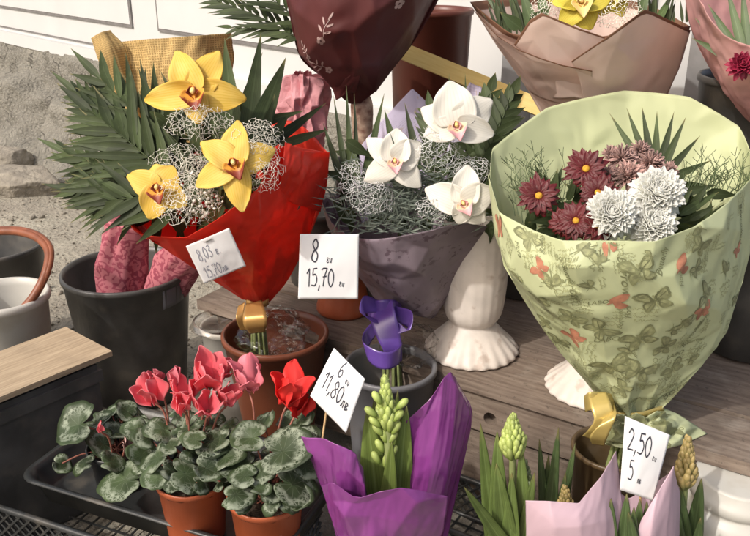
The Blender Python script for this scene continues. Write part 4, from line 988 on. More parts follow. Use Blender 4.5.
# folded corner standing up at the right, and the flap at the far left
mb = MB(); Surf([[(285, 142, 1.21), (300, 150, 1.24), (329, 152, 1.35)], [(282, 170, 1.19), (302, 172, 1.22), (327, 178, 1.36)], [(276, 200, 1.22), (298, 205, 1.26), (320, 212, 1.37)]], 40, 40, .006, 4, .002, 30, 8).add(mb)
mb.build('wrap_flap', 'red_paper', yb, solid=.0005); mb = MB()
Surf([[(98, 197, 1.36), (112, 196, 1.37), (132, 204, 1.37)], [(118, 214, 1.31), (128, 218, 1.32), (145, 226, 1.32)], [(140, 234, 1.30), (150, 240, 1.28), (160, 246, 1.28)]], 30, 30, .004, 4, .001, 30, 9).add(mb)
mb.build('wrap_flap', 'red_paper', yb, solid=.0005)
YO = [((195, 93, 1.22), 49, P5((118, .98, .62), (62, 1.0, .60), (188, 1.12, .52), (-6, 1.02, .60), (-88, .62, .5)), V3((-.15, -.9, .35)), -80),
      ((234, 164, 1.13), 45, P5((86, 1.0, .60), (20, .98, .62), (-84, 1.08, .58), (-140 , .55, .4), (142, .9, .55), (206, 1.0, .56)), V3((.05, -.92, .4)), -70),
      ((160, 188, 1.14), 41, P5((168, 1.0, .62), (112, .62, .7), (60, .62, .65), (-30, .75, .6), (-112, .85, .66)), V3((-.35, -.75, .25)), -75)]
for (p, r, pt, fc, la) in YO:
    c = at(*p); orchid(yb, c, fc + tocam(c) * .5, r * mpp(c), pt, 'petal_yellow', 'lip_orange', la, lipsize=.36)
lf = MB(); YF = V3((-.1, -.8, .6))
for (b, t, n, l, wd, a0, a1) in (((180, 185, 1.26), (92, 112, 1.36), 13, .120, .0135, 50, 15), ((172, 205, 1.26), (88, 168, 1.34), 12, .115, .013, 50, 14), ((185, 165, 1.30), (100, 78, 1.42), 9, .115, .013, 48, 15),
                        ((175, 205, 1.27), (66, 152, 1.37), 13, .09, .010, 44, 14), ((170, 212, 1.24), (72, 190, 1.30), 12, .08, .009, 44, 14), ((180, 180, 1.31), (76, 92, 1.43), 13, .09, .010, 44, 14),
                        ((175, 200, 1.22), (98, 205, 1.26), 8, .09, .012, 48, 15)):
    frond(lf, at(*b), at(*t), YF, n, l, wd, a0, a1, sag=.02, droop=.12, jit=.15)
for b, t, wd in (((180, 190, 1.28), (88, 80, 1.38), .017), ((178, 195, 1.27), (74, 104, 1.36), .017), ((175, 198, 1.27), (68, 137, 1.35), .017), ((172, 203, 1.25), (64, 172, 1.32), .016), ((170, 210, 1.22), (88, 212, 1.26), .018), ((190, 180, 1.30), (120, 70, 1.4), .020), ((195, 170, 1.31), (140, 74, 1.4), .018),
                 ((235, 150, 1.27), (224, 32, 1.40), .026), ((245, 150, 1.27), (262, 27, 1.40), .026), ((250, 150, 1.26), (288, 52, 1.40), .030), ((250, 155, 1.25), (276, 88, 1.36), .022), ((230, 150, 1.28), (208, 46, 1.40), .022), ((200, 150, 1.3), (158, 66, 1.4), .016), ((255, 160, 1.25), (292, 110, 1.34), .022), ((246, 160, 1.26), (256, 70, 1.38), .03),
                 ((170, 215, 1.2), (136, 244, 1.16), .014), ((165, 210, 1.2), (108, 228, 1.2), .014), ((262, 150, 1.3), (330, 100, 1.42), .016), ((280, 145, 1.3), (332, 128, 1.40), .014)):
    leaf_at(lf, b, t, wd, droop=.06)
for k in range(110):
    px, py = random.uniform(140, 262), random.uniform(110, 215)
    p = at(px, py, 1.25 + random.uniform(0, .08) + .0006 * (210 - py)); th = random.uniform(0, 6.28)
    lf.blade(p, V3((math.cos(th), .1, math.sin(th))), random.uniform(.06, .11), random.uniform(.010, .017), tocam(p), .15, .25)
lf.build('palm_leaves', 'leaf_dark', yb)
for (px, py, Y, rx, ry, dm) in ((198, 124, 1.18, .052, .028, .02), (255, 140, 1.17, .045, .034, .02), (188, 200, 1.14, .050, .042, .03), (180, 162, 1.18, .050, .026, .02), (262, 165, 1.16, .035, .045, .02), (196, 178, 1.17, .03, .035, .015)):
    p = at(px, py, Y); nb = MB(); netting(nb, p, tocam(p) + V3((0, 0, .25)), rx, ry, dm, .0072, .00028, .85); netting(nb, p + tocam(p) * .004, tocam(p) + V3((.2, 0, .4)), rx * .9, ry * .9, dm, .0085, .00028, .85)
    nb.build('netting', 'net', yb)
gm = MB(); gs = MB()
for k in range(90):
    px, py = random.gauss(202, 20), random.gauss(203, 11)
    if py > 222 - max(0, px - 195) * .6 or px < 165: continue
    p = at(px, py, 1.125 + random.uniform(0, .03)); gm.ell(p, (random.random(), random.random(), 1), random.uniform(.0014, .003), random.uniform(.0014, .0028), 7, 5)
    if k % 2: gs.tube(sm([p, p + V3((.004, .02, -.015)), at(215, 225, 1.19)], 6), .0006, 4)
gm.build('gypsophila', 'gyps', yb); gs.build('gypsophila_stems', 'petiole_green', yb)
# tie: copper ribbon, stalks, cellophane balled in the pot
mb = MB(); p0 = at(257, 306, 1.39)
ribbon(mb, [at(246, 302, 1.37), at(257, 306, 1.355), at(268, 302, 1.37), at(266, 298, 1.42), at(248, 298, 1.42), at(246, 302, 1.37)], .012, (0, .1, 1))
Surf([[(246, 304, 1.345), (262, 300, 1.345)], [(243, 316, 1.315), (266, 314, 1.312)], [(244, 326, 1.31), (267, 324, 1.308)], [(250, 334, 1.325), (265, 332, 1.325)]], 8, 24, 0, 1, 0, 1, 1, edge=1).add(mb)
Surf([[(238, 306, 1.345), (245, 302, 1.345)], [(236, 318, 1.325), (244, 316, 1.33)], [(240, 330, 1.33), (248, 330, 1.335)]], 8, 24, 0, 1, 0, 1, 1, edge=1).add(mb)
mb.build('ribbon', 'ribbon_copper', yb, solid=.0004)
mb = MB()
for k in range(9): a = k * .7; mb.tube([p0 + V3((.008 * math.cos(a), .008 * math.sin(a), .01)), p0 + V3((.018 * math.cos(a), .018 * math.sin(a), -.16))], .003, 6)
mb.build('stalks', 'petiole_green', yb)
def cello(root, px, py, Y, rx, rz, seed, sq=1.0, nm='cellophane'):
    c = at(px, py, Y); mb = MB(); rows = []
    for j in range(40):
        row = []
        for i in range(64):
            th, ph = 2 * math.pi * i / 64, .06 + (math.pi - .12) * j / 39; d = V3((math.sin(ph) * math.cos(th), math.sin(ph) * math.sin(th), math.cos(ph)))
            k = 1 + .25 * noise.noise(d * 2 + V3((seed, 0, 0))) - .30 * abs(noise.noise(d * 3.7 + V3((0, seed, 0)))) + .05 * noise.noise(d * 12)
            row.append(c + V3((d.x * rx * k, d.y * rx * sq * k, d.z * rz * k)))
        rows.append(row)
    mb.grid(rows, closed=True); mb.build(nm, 'cello', root)
cello(yb, 270, 333, 1.38, .070, .045, 3)

# ================================================================== WHITE ORCHID BOUQUET, mauve wrap
random.seed(33)
wb_ = thing('orchid_bouquet', at(395, 318, 1.36), 'white orchid bouquet in a mauve wrap with a purple ribbon', 'bouquet')
WR = [[(322, 200, 1.42), (336, 226, 1.33), (368, 243, 1.26), (415, 233, 1.23), (452, 221, 1.25), (494, 228, 1.34)],
      [(329, 228, 1.42), (345, 251, 1.34), (375, 264, 1.28), (412, 260, 1.26), (445, 256, 1.28), (475, 258, 1.35)],
      [(345, 260, 1.41), (358, 274, 1.36), (380, 285, 1.31), (408, 289, 1.29), (432, 288, 1.31), (455, 287, 1.36)],
      [(363, 282, 1.40), (373, 291, 1.37), (388, 301, 1.34), (408, 308, 1.33), (424, 312, 1.34), (436, 315, 1.37)],
      [(374, 298, 1.40), (379, 303, 1.38), (388, 308, 1.36), (398, 312, 1.36), (408, 315, 1.36), (430, 318, 1.385)]]
S = Surf(WR, 100, 80, .003, 7, .001, 26, 12, facet=.03, fs=24, tri=44, ta=.009, tb=.7, ts=1.8); mb = MB(); S.add(mb); Surf(mirror_back(WR, .8, .04), 70, 50, .004, 7, .003, seed=14, world=True).add(mb)
mb.build('wrap', 'plum', wb_, solid=.0005)
mb = MB()
Surf([[(340, 168, 1.50), (372, 132, 1.52), (412, 89, 1.54), (432, 107, 1.54)], [(352, 185, 1.47), (380, 150, 1.49), (418, 118, 1.52), (440, 125, 1.52)], [(362, 225, 1.42), (390, 210, 1.44), (425, 190, 1.46), (450, 185, 1.46)]], 50, 50, .002, 4, .001, 20, 4, edge=1, facet=.08, fs=9, lin=True).add(mb)
Surf([[(462, 96, 1.53), (470, 82, 1.54), (482, 88, 1.54)], [(450, 130, 1.5), (468, 130, 1.5), (490, 125, 1.5)], [(445, 170, 1.46), (465, 170, 1.46), (485, 170, 1.46)]], 24, 30, .003, 4, .002, 20, 6, edge=1, lin=True).add(mb)
mb.build('back_paper', 'lavender', wb_, solid=.0005)
WO = [((456, 126, 1.27), 46, P5((97, 1.0, .86), (34, 1.0, .72), (-12, .88, .55), (150, .85, .6), (196, .72, .5)), V3((.05, -.92, .3)), -75),
      ((395, 162, 1.26), 38, P5((88, .9, .72), (140, 1.0, .56), (36, .85, .72), (-42, .95, .6), (212, .95, .62)), V3((-.05, -.9, .35)), -80),
      ((463, 204, 1.22), 41, P5((82, .98, .66), (158, 1.0, .66), (24, .85, .7), (-38, .72, .55), (-98, .5, .5)), V3((.02, -.9, .35)), -60)]
for (p, r, pt, fc, la) in WO:
    c = at(*p); orchid(wb_, c, fc + tocam(c) * .5, r * mpp(c), pt, 'petal_white', 'lip_pink', la, lipsize=.30)
lf = MB(); YF = V3((0, -.85, .5))
for b, t, n, l, wd in (((470, 190, 1.34), (512, 95, 1.42), 10, .05, .016), ((462, 190, 1.34), (490, 92, 1.44), 8, .05, .016), ((440, 200, 1.32), (430, 110, 1.42), 8, .05, .013)):
    frond(lf, at(*b), at(*t), YF, n, l, wd, 60, 25, .01, .12, jit=.2)
for b, t, wd in (((348, 190, 1.38), (333, 92, 1.46), .010), ((352, 190, 1.38), (346, 82, 1.46), .010), ((358, 190, 1.38), (354, 90, 1.47), .009), ((345, 190, 1.37), (322, 120, 1.45), .012), ((362, 190, 1.38), (385, 90, 1.48), .014), ((420, 170, 1.38), (404, 100, 1.46), .013), ((450, 140, 1.38), (449, 70, 1.46), .006), ((467, 130, 1.38), (465, 70, 1.46), .006),
                 ((395, 150, 1.4), (384, 108, 1.46), .012), ((350, 195, 1.36), (330, 150, 1.42), .012), ((480, 200, 1.3), (514, 150, 1.36), .018), ((478, 180, 1.32), (508, 122, 1.4), .02), ((360, 185, 1.36), (346, 120, 1.44), .011)):
    leaf_at(lf, b, t, wd, droop=.05)
for k in range(70):
    px, py = random.uniform(345, 492), random.uniform(140, 228); p = at(px, py, 1.31 + random.uniform(0, .07) + .0007 * (228 - py)); th = random.uniform(0, 6.28)
    lf.blade(p, V3((math.cos(th), -.1, math.sin(th))), random.uniform(.03, .06), random.uniform(.012, .02), tocam(p), .15, .25)
lf.build('dark_leaves', 'leaf_dark', wb_)
lf = MB()
for k in range(1100):
    px, py = random.gauss(405, 32), min(232, random.gauss(203, 17)); p = at(px, py, 1.288 + random.uniform(-.02, .03)); th = random.uniform(-.4, 3.5)
    lf.blade(p, V3((math.cos(th), -.5, math.sin(th))), random.uniform(.016, .03), .0022, tocam(p), .2, .2, k=3)
lf.build('fine_greenery', 'leaf_grey', wb_)
for (px, py, Y, rx, ry, dm) in ((436, 150, 1.28, .040, .040, .03), (372, 196, 1.27, .044, .034, .03), (470, 170, 1.28, .038, .028, .02), (436, 208, 1.24, .036, .024, .02), (352, 180, 1.3, .026, .032, .02)):
    p = at(px, py, Y); nb = MB(); netting(nb, p, tocam(p) + V3((0, 0, .25)), rx, ry, dm, .0075, .00028, .85); netting(nb, p + tocam(p) * .004, tocam(p) + V3((.2, 0, .4)), rx * .9, ry * .9, dm, .009, .00028, .85)
    nb.build('netting', 'net_white', wb_)
mb = MB()
def band(mb, rows, n=30): Surf(rows, 8, n, 0, 1, 0, 1, 1, edge=1).add(mb)
band(mb, [[(366, 302, 1.33), (368, 318, 1.325)], [(380, 300, 1.30), (381, 318, 1.295)], [(394, 300, 1.31), (396, 316, 1.305)], [(402, 304, 1.345), (402, 314, 1.345)]])
band(mb, [[(374, 304, 1.325), (392, 300, 1.30)], [(371, 320, 1.29), (396, 316, 1.275)], [(376, 336, 1.27), (400, 334, 1.265)], [(383, 350, 1.26), (402, 350, 1.262)], [(386, 362, 1.265), (402, 361, 1.272)]])
band(mb, [[(378, 300, 1.315), (384, 312, 1.31)], [(364, 296, 1.29), (366, 314, 1.285)], [(360, 312, 1.275), (372, 322, 1.275)], [(374, 318, 1.285), (384, 324, 1.285)]])
band(mb, [[(396, 306, 1.31), (392, 320, 1.305)], [(412, 312, 1.28), (408, 328, 1.275)], [(410, 330, 1.26), (398, 334, 1.265)], [(398, 322, 1.275), (392, 328, 1.28)]])
band(mb, [[(372, 322, 1.31), (378, 332, 1.305)], [(364, 332, 1.285), (368, 348, 1.28)], [(363, 342, 1.255), (368, 360, 1.25)], [(376, 350, 1.235), (378, 368, 1.23)], [(390, 352, 1.235), (390, 369, 1.23)], [(402, 344, 1.26), (400, 362, 1.255)], [(398, 336, 1.285), (396, 350, 1.285)]])
mb.build('ribbon', 'ribbon_purple', wb_, solid=.0004)
mb = MB(); p0 = at(392, 312, 1.365)
for k in range(9): a = k * .7; mb.tube([p0 + V3((.008 * math.cos(a), .008 * math.sin(a), .01)), p0 + V3((.018 * math.cos(a), -.03 + .018 * math.sin(a), -.15))], .003, 6)
mb.build('stalks', 'petiole_green', wb_)
cello(wb_, 410, 345, 1.33, .050, .042, 11)

# ================================================================== GREEN BUTTERFLY BOUQUET
random.seed(44)
gb = thing('mixed_bouquet', at(632, 430, 1.09), 'bouquet of red daisies and white chrysanthemums in pale green butterfly paper', 'bouquet')
GR = [[(489, 174, 1.22), (503, 216, 1.07), (548, 237, 1.0), (605, 241, .97), (660, 238, .98), (715, 213, 1.04), (758, 172, 1.18)],
      [(492, 215, 1.20), (511, 255, 1.05), (555, 272, .99), (610, 276, .965), (665, 270, .985), (718, 250, 1.04), (753, 225, 1.17)],
      [(505, 268, 1.17), (527, 295, 1.06), (570, 312, 1.01), (615, 316, .99), (668, 310, 1.0), (712, 296, 1.05), (743, 283, 1.16)],
      [(544, 330, 1.14), (560, 345, 1.08), (590, 357, 1.05), (620, 360, 1.03), (660, 355, 1.04), (697, 344, 1.08), (722, 340, 1.13)],
      [(584, 380, 1.11), (596, 390, 1.085), (612, 396, 1.065), (628, 398, 1.06), (650, 394, 1.07), (668, 389, 1.09), (686, 382, 1.10)],
      [(606, 408, 1.10), (614, 413, 1.085), (622, 416, 1.08), (632, 416, 1.075), (642, 415, 1.08), (653, 412, 1.09), (662, 408, 1.10)]]
GK = [[(489, 174, 1.22), (500, 140, 1.29), (560, 102, 1.36), (632, 90, 1.39), (695, 99, 1.36), (748, 135, 1.30), (758, 172, 1.18)],
      [(492, 215, 1.20), (520, 190, 1.27), (570, 165, 1.33), (630, 158, 1.35), (690, 165, 1.33), (735, 190, 1.27), (753, 225, 1.17)],
      [(505, 268, 1.17), (540, 260, 1.22), (580, 250, 1.26), (625, 248, 1.27), (675, 250, 1.26), (715, 262, 1.22), (743, 283, 1.16)],
      [(544, 330, 1.14), (570, 332, 1.16), (597, 330, 1.18), (625, 330, 1.18), (660, 330, 1.18), (690, 333, 1.16), (722, 340, 1.13)],
      [(584, 380, 1.11), (602, 386, 1.115), (615, 386, 1.12), (630, 386, 1.12), (648, 386, 1.12), (665, 385, 1.115), (686, 382, 1.10)],
      [(606, 408, 1.10), (614, 410, 1.11), (622, 410, 1.115), (632, 410, 1.115), (642, 410, 1.11), (653, 409, 1.105), (662, 408, 1.10)]]
S = Surf(GR, 200, 130, fold=.003, ff=9, crum=.001, cf=17, seed=31, skew=.25, facet=.05, fs=24, tri=80, ta=.012, tb=.78, ts=2.0); mb = MB(); S.add(mb)
Surf(GK, 130, 90, fold=.003, ff=7, crum=.001, cf=14, seed=37, facet=.04, fs=18, tri=40, ta=.010, tb=.7, ts=1.6).add(mb)
tail = Surf([[(604, 408, 1.10), (616, 416, 1.075), (632, 418, 1.07), (648, 416, 1.075), (664, 408, 1.10)], [(600, 420, 1.09), (616, 428, 1.06), (636, 430, 1.05), (658, 428, 1.06), (684, 418, 1.10)], [(596, 440, 1.08), (616, 446, 1.05), (640, 448, 1.035), (672, 448, 1.05), (706, 434, 1.10)]], 90, 40, fold=.010, ff=11, crum=.001, cf=30, seed=40, tri=60, ta=.012, tb=.85)
tail.add(mb)
wr = mb.build('wrap', 'green_paper', gb, solid=.0005)
pr_, pp, rp, md = MB(), MB(), MB(), MB()
REDS = [(575, 338, .03, .8), (702, 312, .03, .2), (540, 268, .024, 1.), (500, 226, .034, .3), (680, 268, .034, -.4), (614, 302, .036, -.6), (608, 240, .02, .2), (737, 250, .02, .5)]
for (x, y, sz, ro) in REDS: u, v = S.find(x, y); S.decal(rp, BS if ro < 0 else BF, u, v, sz * .72, ro)
PR = [(600, 262, .03, .9, 1), (560, 340, .03, -.4, 0), (630, 350, .032, 1.4, 1), (696, 268, .026, .4, 0), (540, 300, .03, .2, 0), (672, 330, .03, -.9, 1), (530, 238, .040, .5, 0), (582, 250, .038, -.3, 1), (640, 270, .044, .2, 0), (610, 240, .03, .4, 1), (700, 245, .034, -.6, 0), (553, 285, .04, 1.0, 1), (655, 300, .046, .3, 0), (705, 295, .036, 1.0, 0), (572, 318, .036, -.7, 0), (725, 270, .034, .7, 1), (600, 330, .042, -1.0, 0), (640, 338, .048, .5, 0), (684, 322, .034, -.4, 1), (665, 345, .038, 1.2, 0),
      (612, 366, .044, .3, 0), (640, 372, .05, -.5, 0), (672, 368, .034, .7, 0), (690, 360, .028, -1., 1), (545, 322, .026, 1.2, 0), (520, 280, .026, .9, 1), (622, 388, .034, .9, 0), (590, 285, .026, 1.6, 1), (735, 300, .024, .2, 0), (700, 228, .026, 2.0, 1), (650, 256, .022, 2.2, 1)]
for i, (x, y, sz, ro, kd) in enumerate(PR):
    u, v = S.find(x, y); T = BS if kd else BF; S.decal(md, core(T), u, v, sz * .64, ro); S.decal(pr_, rim(T), u, v, sz * .64, ro); S.decal(pr_, strokes_to_tris([[(0, 0), (a, b)] for a, b in ((-.7, .45), (.7, .45), (-.5, -.45), (.5, -.45), (-.3, .5), (.3, .5))], .035, 2), u, v, sz * .64, ro, off=.0014)
def words_tris(txt):
    cu = bpy.data.curves.new('words', 'FONT'); cu.body = txt; cu.size = 1; cu.shear = .35; ob = bpy.data.objects.new('words', cu); col.objects.link(ob)
    me = ob.to_mesh(); me.calc_loop_triangles(); T = [[(me.vertices[i].co.x, me.vertices[i].co.y) for i in t.vertices] for t in me.loop_triangles]
    ob.to_mesh_clear(); bpy.data.objects.remove(ob); bpy.data.curves.remove(cu); return T
WT = {w: words_tris(w) for w in ('Borrow', 'Butterfly', 'Borrowed', 'LABO', 'Flora')}
for (x, y, w, sz, ro) in ((616, 256, 'Borrow', .016, -1.55), (562, 262, 'Butterfly', .012, -1.5), (662, 276, 'Butterfly', .015, 1.2), (738, 204, 'Borrowed', .015, -1.4), (588, 304, 'LABO', .010, .1), (632, 318, 'Flora', .013, 1.5), (515, 240, 'Flora', .011, -1.3), (695, 332, 'Butterfly', .011, 1.0), (545, 255, 'Borrow', .011, 1.4), (690, 280, 'Flora', .012, .3), (672, 436, 'LABO', .011, .2)):
    q = tail if y > 410 else S; u, v = q.find(x, y); q.decal(pr_, WT[w], u, v, sz, ro)
for k in range(26):
    S.decal(pr_ if k % 2 else md, WT[random.choice(list(WT))], random.uniform(.05, .9), random.uniform(.05, .9), random.uniform(.009, .015), random.choice((0, .15, 1.5, -1.5, 1.1)))
for k in range(120):                                                    # lines of small illegible script
    u, v, ro, sz = random.uniform(.04, .96), random.uniform(.04, .92), random.choice((0, 0, .2, 1.5, -1.5, 1.1)), random.uniform(.018, .034)
    lines = []
    for r_ in range(random.choice((2, 3, 4))):
        ln = []; x = 0
        while x < 1.2 * random.uniform(.7, 1): ln.append((x, -.24 * r_ + random.choice((0, .05, .09, .16)) * random.uniform(.5, 1.2))); x += .045
        if len(ln) > 3: lines.append(ln)
    S.decal(pp, strokes_to_tris(lines, .028, 3), u, v, sz, ro, off=.0009)
for k in range(30):
    u, v = random.uniform(.1, .9), random.uniform(.05, .95); tail.decal(pr_, BS if k % 2 else BF, u, v, random.uniform(.016, .026), random.uniform(0, 6))
md.build('wing_print', 'green_print_mid', wr, smooth_=False); pr_.build('butterfly_print', 'green_print', wr, smooth_=False); pp.build('script_print', 'green_print_pale', wr, smooth_=False); rp.build('red_butterfly_print', 'red_print', wr, smooth_=False)
for (x, y, Y, r, fc) in ((539, 196, 1.10, 22, (-.3, -.8, .5)), (586, 169, 1.13, 22, (-.2, -.7, .5)), (598, 193, 1.10, 20, (-.25, -.7, .5)), (576, 221, 1.06, 20, (-.3, -.7, .5)), (562, 222, 1.07, 15, (-.5, -.6, .3)), (597, 226, 1.05, 18, (.1, -.75, .5))):
    c = at(x, y, Y); daisy(gb, c, V3(fc) + tocam(c) * .4, r * mpp(c))
for (x, y, Y, r, fc) in ((611, 214, 1.055, 27, (-.1, -.75, .6)), (657, 194, 1.08, 28, (.05, -.6, .7)), (651, 226, 1.06, 26, (.15, -.5, .6))):
    c = at(x, y, Y); mum(gb, c, V3(fc) + tocam(c) * .3, r * mpp(c), 'petal_mum')
for (x, y, Y, r) in ((622, 160, 1.17, 17), (650, 165, 1.17, 17), (628, 177, 1.14, 19), (608, 176, 1.15, 13), (668, 172, 1.15, 12), (640, 152, 1.19, 13), (612, 156, 1.18, 12), (652, 178, 1.13, 14)):
    c = at(x, y, Y); mum(gb, c, V3((random.uniform(-.4, .4), -.5, .7)), r * mpp(c), 'dusty_pink', 90, 'dusty_pink_bloom', .16)
lf = MB()
for t in ((610, 114), (627, 109), (642, 107), (657, 112), (686, 117), (700, 136), (712, 160), (674, 112), (706, 184)):
    leaf_at(lf, (655, 185, 1.2), (t[0], t[1], 1.30 - .0012 * max(0, t[0] - 640)), .0125, droop=-.04)
for b, t, wd in (((545, 215, 1.12), (512, 188, 1.15), .012), ((680, 215, 1.12), (722, 190, 1.14), .012), ((690, 220, 1.1), (716, 205, 1.1), .01), ((560, 220, 1.1), (530, 222, 1.07), .012)): leaf_at(lf, b, t, wd)
for k in range(110):
    px, py = random.uniform(525, 712), random.uniform(188, 236); p = at(px, py + 4, 1.13 + random.uniform(-.01, .07) - .0009 * (py - 210)); th = random.uniform(-.3, 3.4)
    lf.blade(p, V3((math.cos(th), -.2, math.sin(th))), random.uniform(.03, .055), random.uniform(.010, .016), tocam(p), .2, .25)
lf.build('dark_leaves', 'leaf_dark', gb)
for (x0, x1, y0) in ((515, 580, 215), (672, 740, 200)):
    st = MB()
    for k in range(26):
        b = at(random.uniform(x0, x1), y0 + random.uniform(-4, 8), 1.16); dx = (random.uniform(-26, 12) if x0 < 600 else random.uniform(0, 34)); h_ = random.uniform(25, 72) * (1 if x0 < 600 else .75)
        bx = PW / 2 + F * (b - CAM).dot(RGT) / (b - CAM).dot(FWD); t = at(bx + dx, y0 - h_, 1.23); P = sm([b, (b + t) / 2 + V3((random.uniform(-.01, .01), 0, .008)), t], 10); st.tube(P, [.0008 - .0005 * i / 9 for i in range(10)], 4, cap=False)
        for q in range(7):
            a = P[random.randint(2, 8)]; st.tube([a, a + V3((random.uniform(-.014, .014), random.uniform(-.01, .01), random.uniform(.006, .018)))], .0005, 3, cap=False)
    st.build('wispy_sprigs', 'sprig_stem', gb)
mb = MB()
ribbon(mb, [at(604, 408, 1.09), at(618, 415, 1.07), at(640, 415, 1.07), at(664, 408, 1.09)], .010, (0, .1, 1))
band(mb, [[(612, 394, 1.065), (618, 412, 1.06)], [(602, 392, 1.045), (606, 410, 1.04)], [(590, 392, 1.035), (592, 410, 1.03)], [(584, 396, 1.05), (585, 412, 1.045)]])
band(mb, [[(588, 394, 1.04), (606, 392, 1.04)], [(591, 408, 1.02), (611, 404, 1.02)], [(594, 420, 1.01), (613, 416, 1.012)], [(588, 430, 1.015), (606, 432, 1.01)], [(582, 436, 1.03), (598, 442, 1.025)]])
band(mb, [[(604, 414, 1.03), (614, 404, 1.035)], [(600, 424, 1.0), (616, 416, 1.0)], [(590, 436, 1.0), (608, 436, .998)], [(592, 444, 1.015), (604, 446, 1.013)]])
mb.build('ribbon', 'ribbon_gold', gb, solid=.0004)
mb = MB(); p0 = at(630, 414, 1.09)
for k in range(10): a = k * .63; mb.tube([p0 + V3((.01 * math.cos(a), .01 * math.sin(a), .01)), V3((pg.x + .02 * math.cos(a), pg.y + .02 * math.sin(a), .09))], .003, 6)
mb.build('stalks', 'petiole_green', gb)

# ================================================================== BOUQUETS ALONG THE TOP
random.seed(55)
mbq = thing('wrapped_bouquet', at(362, 150, 1.62), 'dark maroon wrapped bouquet with pale sprig print, top centre', 'bouquet')
MR = [[(278, -44, 1.56), (322, -48, 1.42), (370, -50, 1.40), (420, -48, 1.44), (458, -44, 1.56)],
      [(289, 14, 1.55), (318, 12, 1.42), (365, 8, 1.38), (412, 8, 1.43), (434, 8, 1.55)],
      [(300, 57, 1.57), (324, 56, 1.48), (362, 54, 1.43), (392, 52, 1.48), (408, 50, 1.57)],
      [(326, 80, 1.60), (342, 85, 1.56), (360, 86, 1.53), (376, 81, 1.56), (386, 76, 1.60)],
      [(344, 95, 1.63), (352, 97, 1.61), (362, 98, 1.60), (370, 95, 1.61), (377, 90, 1.63)]]
S = Surf(MR, 90, 70, .008, 5, .001, 18, 51, tri=28, ta=.016, tb=.8, ts=2.5); mb = MB(); S.add(mb); Surf(mirror_back(MR, .8, .0), 60, 40, .006, 5, .002, seed=53, world=True).add(mb)
Surf([[(322, 70, 1.545), (345, 78, 1.53), (362, 60, 1.47)], [(332, 88, 1.555), (346, 88, 1.545), (360, 80, 1.52)], [(336, 100, 1.56), (347, 93, 1.555), (356, 92, 1.55)]], 20, 20, .003, 3, .001, 20, 6).add(mb)
wr = mb.build('wrap', 'maroon_paper', mbq, solid=.0006)
sp = MB()
def sprig(x, y, s, ro):
    u, v = S.find(x, y); T = strokes_to_tris([[(0, -1), (.1, -.5), (.05, 0), (.25, .6)]], .05, 6)
    for (cx, cy, r_, a) in ((.38, -.25, .3, .3), (-.3, -.15, .3, 2.6), (.42, .25, .28, .5), (-.2, .35, .28, 2.3), (.25, .8, .3, 1.2)):
        n_ = 8; T.append([(cx + r_ * math.cos(2 * math.pi * k / n_) * math.cos(a) - .3 * r_ * math.sin(2 * math.pi * k / n_) * math.sin(a), cy + r_ * math.cos(2 * math.pi * k / n_) * math.sin(a) + .3 * r_ * math.sin(2 * math.pi * k / n_) * math.cos(a)) for k in range(n_)])
    for k in range(5):
        a = 2 * math.pi * k / 5; T.append([(-.1 + .24 * math.cos(a) + .17 * math.cos(a + 2 * math.pi * q / 7), -1.0 + .2 * math.sin(a) + .15 * math.sin(a + 2 * math.pi * q / 7)) for q in range(7)])
    S.decal(sp, T, u, v, s, ro)
for a in ((325, 27, .027, -.35), (318, 66, .024, .9), (305, 50, .018, .6), (400, -12, .026, .3), (372, -20, .024, -.4)): sprig(*a)
sp.build('sprig_print', 'sprig', wr, smooth_=False)
mb = MB(); mb.tube(sm([at(361, 94, 1.62), at(362, 112, 1.62), at(363, 150, 1.62)], 12), [.016, .018, .020, .021, .022, .022, .022, .021, .02, .02, .02, .02], 16); mb.build('stem_wrap', 'stem_print', mbq)
lf = MB()
for b, t, n, l in (((312, 45, 1.55), (214, 0, 1.66), 11, .075), ((310, 30, 1.56), (238, -20, 1.66), 9, .075), ((310, 40, 1.55), (232, 28, 1.62), 7, .05), ((318, 20, 1.58), (262, -40, 1.7), 8, .07)):
    frond(lf, at(*b), at(*t), V3((.1, -.6, .75)), n, l, .010, 45, 18, .01, .1, jit=.1)
lf.build('palm_leaves', 'leaf_dark', mbq)
fl = MB(); p = at(360, -58, 1.5)
for k in range(9): q = p + V3((random.uniform(-.08, .08), random.uniform(-.05, .08), random.uniform(-.01, .03))); daisy(mbq, q, V3((random.uniform(-.4, .4), -.4, .8)), .028, 'dark_red_flower', 16, 'dark_red_flower', False)
pm_ = at(362, 150, 1.62); bucket('flower_bucket', V3((pm_.x, pm_.y, 0)), .055, .045, pm_.z - .02, 'black_plastic', 'tall narrow dark bucket under the maroon bouquet, hidden by the white orchids')

